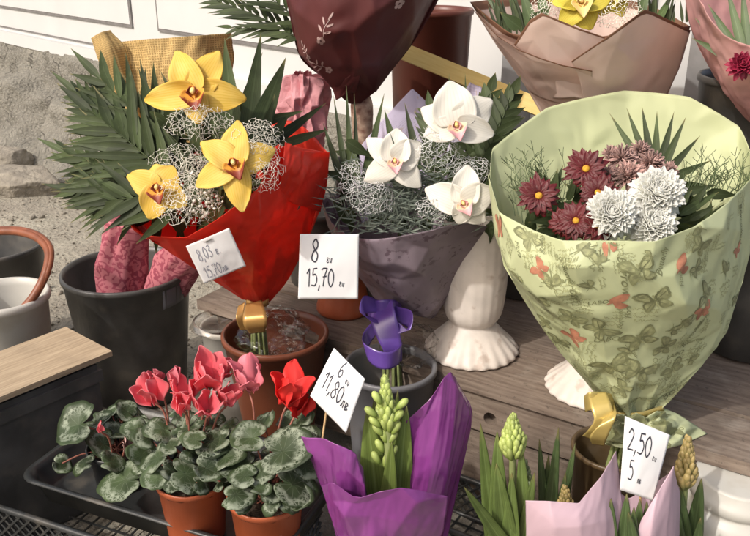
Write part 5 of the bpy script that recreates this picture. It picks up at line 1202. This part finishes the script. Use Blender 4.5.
pk = thing('wrapped_bouquet', at(590, 200, 1.44), 'lime orchid bouquet in layered beige mesh paper with brown borders', 'bouquet')
PRW = [[(470, 2, 1.56), (503, 28, 1.44), (545, 42, 1.40), (590, 40, 1.37), (640, 30, 1.41), (690, 26, 1.55)],
       [(496, 45, 1.56), (520, 62, 1.45), (552, 70, 1.42), (592, 72, 1.40), (636, 66, 1.43), (679, 64, 1.54)],
       [(526, 86, 1.55), (541, 96, 1.47), (563, 101, 1.44), (592, 104, 1.43), (628, 102, 1.45), (664, 104, 1.53)],
       [(554, 128, 1.53), (563, 134, 1.49), (576, 138, 1.47), (592, 140, 1.46), (614, 142, 1.47), (640, 142, 1.52)],
       [(574, 180, 1.51), (579, 182, 1.49), (585, 183, 1.48), (592, 184, 1.48), (600, 184, 1.49), (610, 182, 1.51)]]
mb = MB(); Surf(PRW, 90, 70, .003, 6, .001, 18, 61, tri=22, ta=.006, tb=.7).add(mb); Surf(mirror_back(PRW, .8, .03), 60, 40, .005, 6, .002, seed=63, world=True).add(mb); mb.build('wrap', 'peach', pk, solid=.0005)
mb = MB()
Surf([[(514, 44, 1.40), (527, 22, 1.37), (542, 12, 1.36), (580, 30, 1.35), (620, 42, 1.37)], [(530, 62, 1.41), (545, 50, 1.38), (562, 45, 1.37), (590, 55, 1.365), (618, 62, 1.385)], [(552, 100, 1.44), (562, 98, 1.42), (575, 98, 1.41), (592, 100, 1.41), (612, 102, 1.43)]], 60, 50, .002, 4, .0006, 18, 65, edge=1, tri=9, ta=.004, tb=.8, lin=True).add(mb)
Surf([[(571, 60, 1.36), (600, 40, 1.34), (628, 20, 1.33), (650, 7, 1.36), (689, 30, 1.50)], [(578, 72, 1.375), (602, 64, 1.36), (626, 56, 1.36), (650, 50, 1.40), (684, 58, 1.50)], [(586, 110, 1.42), (602, 110, 1.41), (620, 108, 1.42), (640, 106, 1.45), (664, 105, 1.51)]], 60, 50, .002, 4, .0006, 18, 67, edge=1, tri=9, ta=.004, tb=.8, lin=True).add(mb)
Surf([[(472, 10, 1.52), (498, 38, 1.40), (540, 60, 1.365), (592, 72, 1.36)], [(490, 34, 1.52), (510, 52, 1.42), (545, 72, 1.39), (592, 84, 1.385)], [(532, 92, 1.53), (545, 100, 1.46), (565, 104, 1.44), (592, 108, 1.43)]], 60, 40, .002, 4, .0006, 18, 69, edge=1, tri=9, ta=.004, tb=.8, lin=True).add(mb)
mb.build('paper_layers', 'peach', pk, solid=.0005)
for (p, r, pt, fc, la) in (((580, 4, 1.42), 36, P5((90, 1, .7), (160, 1, .6), (20, .95, .7), (-60, .75, .7), (-130, .8, .6)), V3((0, -.8, .5)), -80), ((612, -6, 1.44), 30, P5((90, 1, .7), (170, 1, .6), (10, .95, .7), (-60, .8, .7), (-120, .8, .6)), V3((.1, -.7, .6)), -80)):
    c = at(*p); orchid(pk, c, fc + tocam(c) * .4, r * mpp(c), pt, 'petal_lime', 'column', la)
lf = MB()
for b, t, wd in (((525, 35, 1.5), (505, -20, 1.52), .016), ((535, 35, 1.48), (520, -15, 1.5), .02), ((545, 30, 1.47), (540, -20, 1.5), .018), ((515, 30, 1.5), (482, -8, 1.54), .014), ((640, 25, 1.5), (650, -30, 1.52), .014), ((655, 25, 1.5), (675, -10, 1.54), .012), ((530, 25, 1.45), (552, 5, 1.45), .018), ((520, 28, 1.45), (500, 12, 1.45), .02)): leaf_at(lf, b, t, wd)
lf.build('green_leaves', 'leaf_mid', pk)
lf = MB()
for k in range(26): x = random.uniform(486, 530); leaf_at(lf, (x + 12, 34, 1.49), (x + random.uniform(-12, 8), random.uniform(-18, 12), 1.51), .006)
for k in range(20): x = random.uniform(640, 690); leaf_at(lf, (x, 22, 1.52), (x + random.uniform(-8, 8), random.uniform(-18, 2), 1.53), .005)
lf.build('dark_leaves', 'leaf_dark', pk)
for (px, py, Y, rx, ry) in ((618, 12, 1.42, .04, .03), (548, 10, 1.45, .03, .03)): p = at(px, py, Y); nb = MB(); netting(nb, p, tocam(p), rx, ry, .02, .006, .0005, .8); nb.build('netting', 'net', pk)
mb = MB(); mb.tube([at(592, 178, 1.49), at(592, 230, 1.46), atz(594, 388, BZ) + V3((0, 0, .12))], .012, 10); mb.build('stalks', 'petiole_green', pk)

rk = thing('wrapped_bouquet', at(752, 140, 1.40), 'pink mesh paper bouquet with long leaves and a dark red bloom at the right edge', 'bouquet')
RR = [[(682, -30, 1.48), (700, 0, 1.36), (735, 40, 1.30), (785, 50, 1.28), (840, 20, 1.40)], [(690, 25, 1.47), (710, 45, 1.37), (740, 75, 1.32), (785, 82, 1.30), (830, 60, 1.40)], [(712, 72, 1.45), (728, 92, 1.38), (750, 108, 1.35), (785, 112, 1.34), (815, 100, 1.40)], [(750, 122, 1.42), (758, 128, 1.40), (766, 132, 1.39), (780, 132, 1.39), (792, 125, 1.41)]]
mb = MB(); Surf(RR, 70, 50, .006, 6, .003, 22, 71).add(mb); Surf(mirror_back(RR, .8, .05), 60, 40, .006, 6, .003, seed=73, world=True).add(mb); mb.build('wrap', 'pink_mesh', rk, solid=.0005)
lf = MB()
for b, t in (((740, 62, 1.33), (695, 18, 1.40)), ((742, 60, 1.33), (708, 4, 1.40)), ((745, 58, 1.33), (726, -16, 1.40)), ((748, 58, 1.33), (742, -18, 1.40)), ((738, 62, 1.33), (692, 38, 1.38)), ((750, 58, 1.33), (760, -15, 1.40)), ((752, 60, 1.33), (780, 0, 1.4))): leaf_at(lf, b, t, .013, droop=-.05)
lf.build('palm_leaves', 'leaf_mid', rk)
c = at(741, 66, 1.29); mum(rk, c, V3((-.2, -.8, .5)), 15 * mpp(c), 'dark_red_flower', 50, 'dark_red_bloom', .36)
c = at(768, 58, 1.29); mum(rk, c, V3((.2, -.8, .5)), 17 * mpp(c), 'dark_red_flower', 50, 'dark_red_bloom', .36)

# ================================================================== BURLAP, CREPE, LATH
bp_ = thing('burlap_wrap', at(165, 235, 1.72), 'golden burlap wrap standing in the black bucket behind the yellow orchids', 'wrap')
mb = MB()
Surf([[(116, 42, 1.72), (150, 39, 1.66), (192, 36, 1.66), (233, 33, 1.72)], [(124, 75, 1.72), (155, 75, 1.65), (192, 72, 1.65), (234, 68, 1.72)], [(140, 130, 1.72), (160, 132, 1.67), (190, 130, 1.67), (215, 128, 1.72)], [(158, 215, 1.72), (166, 218, 1.70), (176, 218, 1.70), (186, 215, 1.72)]], 70, 60, .010, 6, .003, 14, 81, edge=1).add(mb)
Surf([[(91, 38, 1.66), (100, 33, 1.66), (110, 30, 1.68)], [(100, 62, 1.66), (112, 55, 1.65), (126, 52, 1.68)], [(118, 100, 1.68), (128, 98, 1.67), (138, 98, 1.69)], [(158, 215, 1.71), (164, 217, 1.70), (170, 217, 1.71)]], 40, 60, .004, 4, .002, 14, 83, edge=1).add(mb)
Surf([[(120, 46, 1.80), (175, 40, 1.86), (231, 38, 1.80)], [(140, 130, 1.77), (180, 130, 1.80), (213, 128, 1.77)], [(158, 214, 1.73), (172, 212, 1.75), (186, 214, 1.73)]], 50, 40, .006, 5, .003, 14, 85, edge=1).add(mb)
mb.build('burlap', 'burlap', bp_, solid=.0008)
mb = MB(); mb.tube([at(172, 205, 1.72), V3((at(172, 205, 1.72).x - .02, 1.72, .03))], .014, 10); mb.build('stalks', 'petiole_green', bp_)
cp_ = thing('crepe_wrap', at(305, 220, 1.70), 'crumpled pink crepe paper wrap sticking up behind the red wrap', 'wrap')
rowsC = [[(272, 92, 1.66), (282, 76, 1.62), (300, 74, 1.60), (316, 77, 1.61), (329, 82, 1.66)], [(272, 118, 1.67), (285, 112, 1.60), (300, 105, 1.58), (316, 102, 1.60), (330, 96, 1.67)], [(274, 142, 1.68), (288, 142, 1.62), (302, 138, 1.60), (315, 132, 1.61), (324, 128, 1.68)], [(286, 185, 1.69), (295, 186, 1.65), (303, 187, 1.64), (312, 186, 1.65), (320, 184, 1.69)], [(298, 222, 1.70), (302, 223, 1.68), (306, 223, 1.68), (310, 223, 1.68), (315, 222, 1.70)]]
mb = MB(); Surf(rowsC, 110, 110, .010, 5, .004, 30, 91, edge=1, facet=.10, fs=30, tri=150, ta=.014, tb=.9).add(mb); Surf(mirror_back(rowsC, .8, .02), 60, 60, .016, 6, .012, 30, 93, world=True).add(mb); mb.build('crepe_paper', 'pink_crepe', cp_, solid=.0006)
mb = MB(); mb.tube([at(306, 215, 1.70), V3((at(312, 215, 1.70).x, 1.70, BZ + .03))], .012, 10); mb.build('stalks', 'petiole_green', cp_)
a, b = at(404, 52, 1.74), at(600, 133, 1.56); d = (b - a).normalized(); up = V3((.1, .55, 1)); up = (up - d * up.dot(d)).normalized(); nn_ = d.cross(up).normalized()
mb = MB(); mb.box(a - d * .1 - up * .017, d * ((b - a).length + .16), nn_ * .006, up * .034); o = mb.build('wooden_lath', 'lath', smooth_=False); tag(o, 'flat yellow lath running between the maroon bouquet and the green bouquet', 'lath')

# ================================================================== PURPLE FOIL HYACINTH
random.seed(66)
ph = thing('potted_hyacinth', V3((at(388, 520, 1.0).x, 1.0, .05)), 'pale green hyacinth in bud in shiny purple foil', 'potted plant')
mb = MB()
pk0 = [[(301, 437, .93), (325, 439, .91), (352, 448, .90), (362, 472, .90)], [(312, 470, .935), (330, 470, .905), (350, 478, .89), (366, 492, .89)], [(330, 515, .95), (342, 520, .93), (358, 525, .92), (372, 530, .92)], [(345, 560, .965), (355, 562, .95), (366, 565, .94), (378, 566, .94)]]
Surf(pk0, 70, 70, .0045, 7, .0012, 40, 101, edge=1, tri=16, ta=.007, tb=.62, ts=1.8, lin=True).add(mb)
pk1 = [[(321, 486, .90), (332, 478, .88), (352, 499, .872), (385, 488, .868), (415, 487, .872), (446, 495, .90)], [(326, 506, .90), (340, 503, .875), (358, 512, .868), (388, 508, .865), (418, 508, .87), (446, 512, .90)], [(338, 536, .91), (350, 538, .89), (368, 540, .88), (390, 540, .88), (415, 540, .885), (440, 536, .91)], [(350, 570, .93), (358, 572, .92), (372, 574, .91), (390, 574, .91), (410, 573, .915), (428, 570, .93)]]
Surf(pk1, 90, 60, .0045, 8, .0012, 40, 103, edge=1, tri=16, ta=.007, tb=.62, ts=1.8, lin=True).add(mb)
pk2 = [[(407, 419, .965), (428, 402, .962), (441, 381, .972), (451, 362, .985), (458, 380, .995), (467, 400, 1.0)],
       [(407, 440, .962), (425, 432, .952), (442, 421, .955), (456, 408, .968), (468, 403, .99), (476, 405, 1.005)],
       [(405, 480, .958), (418, 476, .940), (434, 470, .940), (450, 462, .955), (460, 456, .975), (464, 455, .99)],
       [(402, 520, .95), (414, 520, .935), (426, 518, .935), (438, 515, .95), (445, 512, .965), (450, 510, .98)],
       [(405, 560, .95), (412, 560, .94), (420, 560, .94), (430, 558, .95), (436, 556, .96), (440, 555, .97)]]
Surf(pk2, 90, 100, .0035, 7, .0012, 40, 105, edge=1, tri=20, ta=.007, tb=.6, ts=2.4, lin=True).add(mb)
pk3 = [[(330, 452, 1.04), (350, 470, 1.06), (375, 480, 1.08), (400, 470, 1.07), (420, 440, 1.05)], [(340, 500, 1.03), (358, 505, 1.05), (380, 508, 1.06), (400, 505, 1.05), (420, 500, 1.03)], [(350, 560, 1.0), (365, 562, 1.01), (385, 563, 1.02), (405, 562, 1.01), (425, 560, 1.0)]]
Surf(pk3, 60, 60, .002, 5, .001, 20, 107, edge=1, tri=16, ta=.007, tb=.62, ts=1.8, lin=True).add(mb)
mb.build('foil_wrap', 'purple_foil', ph, solid=.0005)
pot(ph, V3((at(388, 560, .975).x, .975, .03)), .048, .038, .09, 'brown_pot')
def spike_plant(root, base, tip, rad, pm, rows, per, ln, open_=.5):
    mb = MB(); b, t = at(*base), at(*tip); spike(mb, b, t, rad, rows, per, ln, open_); mb.build('flower_spike', pm, root)
b, t = at(388, 425, .945), at(386, 379, .955); sb = MB(); sb.tube(sm([at(388, 520, .94), at(389, 470, .935), b, t], 20), [.0062] * 14 + [.005] * 6, 10); sb.build('stem', 'petiole_green', ph)
mb = MB(); spike(mb, at(388, 424, .945), at(385, 382, .955), .0150, 8, 6, .0125, .28)
for (px, py, dx, dy) in ((378, 430, -7, -8), (392, 438, 6, -9), (384, 436, -3, -9), (375, 422, -8, -8), (398, 416, 8, -9), (376, 458, -5, -9), (393, 452, 5, -9), (386, 462, 1, -10), (371, 412, -9, -7), (402, 404, 10, -9), (380, 446, -5, -9), (377, 398, -6, -10), (396, 428, 5, -8)): p = at(px, py, .94); mb.ell(p, RGT * dx - UPV * dy, .0105, .0052, 8, 6, squeeze=-.2)
mb.build('flower_spike', 'bud_green', ph)
lf = MB()
for bb_, tt, wd in (((377, 505, .95), (367, 408, .965), .026), ((384, 505, .965), (374, 396, .99), .024), ((398, 505, .95), (407, 404, .965), .022), ((392, 505, .96), (398, 388, .985), .016), ((388, 505, .93), (392, 440, .925), .014)): leaf_at(lf, bb_, tt, wd, droop=-.02, fold=.35, base=.9, tip=.5)
lf.build('leaves', 'leaf_hya', ph, solid=.0012, sub=1)

# ================================================================== GREEN HYACINTHS BEHIND
def hyacinth(label, pc_, spikes, leaves, lm='leaf_hya', bm='bud_green', potm='brown_pot'):
    root = thing('potted_hyacinth', pc_, label, 'potted plant'); pot(root, pc_, .05, .04, .10, potm)
    for (b, t, rad, rows, per, ln, op) in spikes: spike_plant(root, b, t, rad, bm, rows, per, ln, op); sb = MB(); p = at(*b); sb.tube(sm([p, (p + V3(pc_)) / 2, V3(pc_) + V3((0, 0, .09))], 8), .005, 8); sb.build('stem', 'petiole_green', root)
    lf = MB()
    for b, t, wd in leaves: leaf_at(lf, b, t, wd, droop=-.03, fold=.45, base=.8, tip=.45)
    lf.build('leaves', lm, root, solid=.0014, sub=1); return root
def pc2(px, py, Y, z): p = at(px, py, Y); return V3((p.x, Y, z))
hyacinth('plump pale green hyacinth bud left of the pale pink wrap', pc2(515, 536, 1.0, .02),
    [((513, 452, .965), (513, 419, .975), .0225, 8, 9, .0115, .4)],
    [((496, 560, .97), (480, 420, 1.0), .017), ((500, 560, .96), (497, 428, .985), .022), ((525, 560, .96), (521, 440, .965), .018), ((508, 560, .955), (496, 460, .955), .024), ((515, 560, .95), (462, 484, .93), .015), ((510, 560, .95), (512, 470, .955), .018), ((520, 555, .955), (535, 470, .96), .014)], 'leaf_hyamid')
hyacinth('dull green hyacinth with spear leaves behind the pale pink wrap', pc2(552, 536, 1.05, .02),
    [((527, 498, .99), (525, 464, 1.0), .0155, 8, 8, .0085, .3)],
    [((545, 560, 1.0), (559, 424, 1.02), .015), ((548, 560, 1.0), (539, 436, 1.03), .012), ((552, 560, 1.0), (576, 440, 1.02), .013), ((540, 560, 1.0), (549, 452, 1.03), .014), ((555, 560, 1.0), (566, 470, 1.0), .016)], 'leaf_hyadark', 'bud_dull')
hyacinth('short tan budded hyacinth just behind the pale pink wrap', pc2(582, 548, 1.04, .02), [((566, 512, .99), (565, 488, .995), .0155, 7, 8, .0085, .3)], [((575, 560, 1.0), (585, 500, 1.02), .014)], 'leaf_hyadark', 'bud_tan')
hyacinth('golden budded hyacinth standing right of the lowest price card', pc2(690, 540, 1.0, .02), [((685, 482, .945), (688, 441, .96), .0175, 9, 8, .0105, .45)],
    [((690, 560, .95), (702, 476, .95), .018), ((684, 560, .94), (680, 485, .945), .018), ((695, 560, .93), (701, 516, .92), .012), ((680, 560, .93), (676, 500, .94), .014)], 'leaf_hyadark', 'bud_tan')

# ================================================================== PALE PINK WRAP IN FRONT
random.seed(77)
pw_ = thing('potted_hyacinth', V3((at(625, 560, .90).x, .90, .05)), 'dark leaved bulb plant in a folded pale pink paper wrap', 'potted plant')
mb = MB()
Surf([[(526, 500, .87), (550, 501, .85), (578, 504, .85), (600, 478, .875), (617, 451, .91)], [(526, 520, .87), (550, 520, .84), (580, 520, .835), (605, 505, .86), (620, 480, .90)], [(526, 545, .87), (552, 545, .84), (582, 543, .83), (608, 538, .85), (624, 530, .87)], [(530, 590, .88), (555, 590, .86), (585, 590, .85), (608, 588, .86), (622, 585, .87)]], 70, 50, .002, 4, .0005, 14, 111, edge=1, tri=6, ta=.003, tb=.4, lin=True).add(mb)
Surf([[(642, 520, .86), (658, 492, .87), (673, 465, .89), (676, 478, .905), (679, 492, .92)], [(636, 536, .85), (652, 522, .85), (668, 512, .87), (676, 515, .89), (679, 520, .91)], [(632, 560, .85), (650, 558, .84), (666, 556, .86), (674, 556, .88), (678, 556, .90)], [(632, 590, .86), (648, 590, .85), (662, 590, .86), (670, 590, .88), (674, 590, .89)]], 50, 40, .002, 4, .0005, 14, 113, edge=1, tri=6, ta=.003, tb=.4, lin=True).add(mb)
Surf([[(600, 478, .93), (630, 500, .97), (674, 470, .93)], [(606, 520, .92), (632, 525, .95), (674, 520, .92)], [(610, 590, .91), (636, 590, .93), (668, 590, .91)]], 40, 40, .002, 4, .0005, 14, 117, edge=1, tri=6, ta=.003, tb=.4, lin=True).add(mb)
mb.build('paper_wrap', 'pink_paper', pw_, solid=.0005)
pot(pw_, V3((at(632, 590, .90).x, .90, .03)), .045, .036, .09, 'brown_pot')
lf = MB()
for bb_, tt, wd in (((612, 575, .86), (611, 497, .87), .013), ((622, 575, .86), (627, 492, .875), .014), ((636, 575, .86), (640, 498, .875), .013), ((632, 575, .85), (634, 506, .86), .012), ((645, 575, .86), (647, 500, .88), .012), ((640, 575, .85), (628, 510, .85), .012)): leaf_at(lf, bb_, tt, wd, droop=-.02, fold=.5, base=.95, tip=.35)
lf.build('leaves', 'leaf_hyadark', pw_, solid=.0016, sub=1)

# ================================================================== PRICE CARDS
random.seed(88)
price_tag([(186, 246, 1.145), (229, 228, 1.125), (246, 266, 1.150), (204, 284, 1.165)], [('8,03 e.', .14, .46, .022, .0), ('15,70lb', .12, .90, .021, .0)],
          'faintly written price card pinned to the red wrap, reading 8,03 and 15,70', ink='ink_blue', pin=True, wd=.07)
price_tag([(300, 234, 1.20), (359, 234, 1.20), (358, 299, 1.185), (298, 299, 1.185)], [('8', .20, .43, .037, .0), ('ev', .46, .43, .018, 0), ('15,70', .13, .80, .029, .0), ('ev', .68, .80, .016, 0)],
          'upright square price card between the two orchid bouquets, reading 8 and 15,70', stick=((330, 258, 1.203), (310, 256, 1.39)))
price_tag([(334, 348, .975), (365, 379, .945), (346, 433, .935), (310, 396, .965)], [('6', .34, .34, .024, .0), ('ev', .58, .34, .013, 0), ('11,80lb', .11, .70, .0235, .0)],
          'slanting price card on a stick reading 6 and 11,80', bend=.010, stick=((333, 365, .972), (318, 470, .95)), wd=.075)
price_tag([(625, 416, .90), (670, 435, .90), (653, 501, .885), (620, 490, .885)], [('2,50', .10, .42, .031, .0), ('ev', .72, .44, .014, 0), ('5', .18, .82, .029, .0), ('lb', .44, .82, .016, 0)],
          'lowest price card reading 2,50 and 5 in the pale pink wrap', bend=.006, stick=((640, 470, .893), (641, 560, .88)))

# lattice crates low in the middle
q = bpos(-.18, 0, -.16); lattice_crate(q, BD, -BN, .085, 'black lattice crate on the ground before the bench, behind the purple foil', .34, .14)
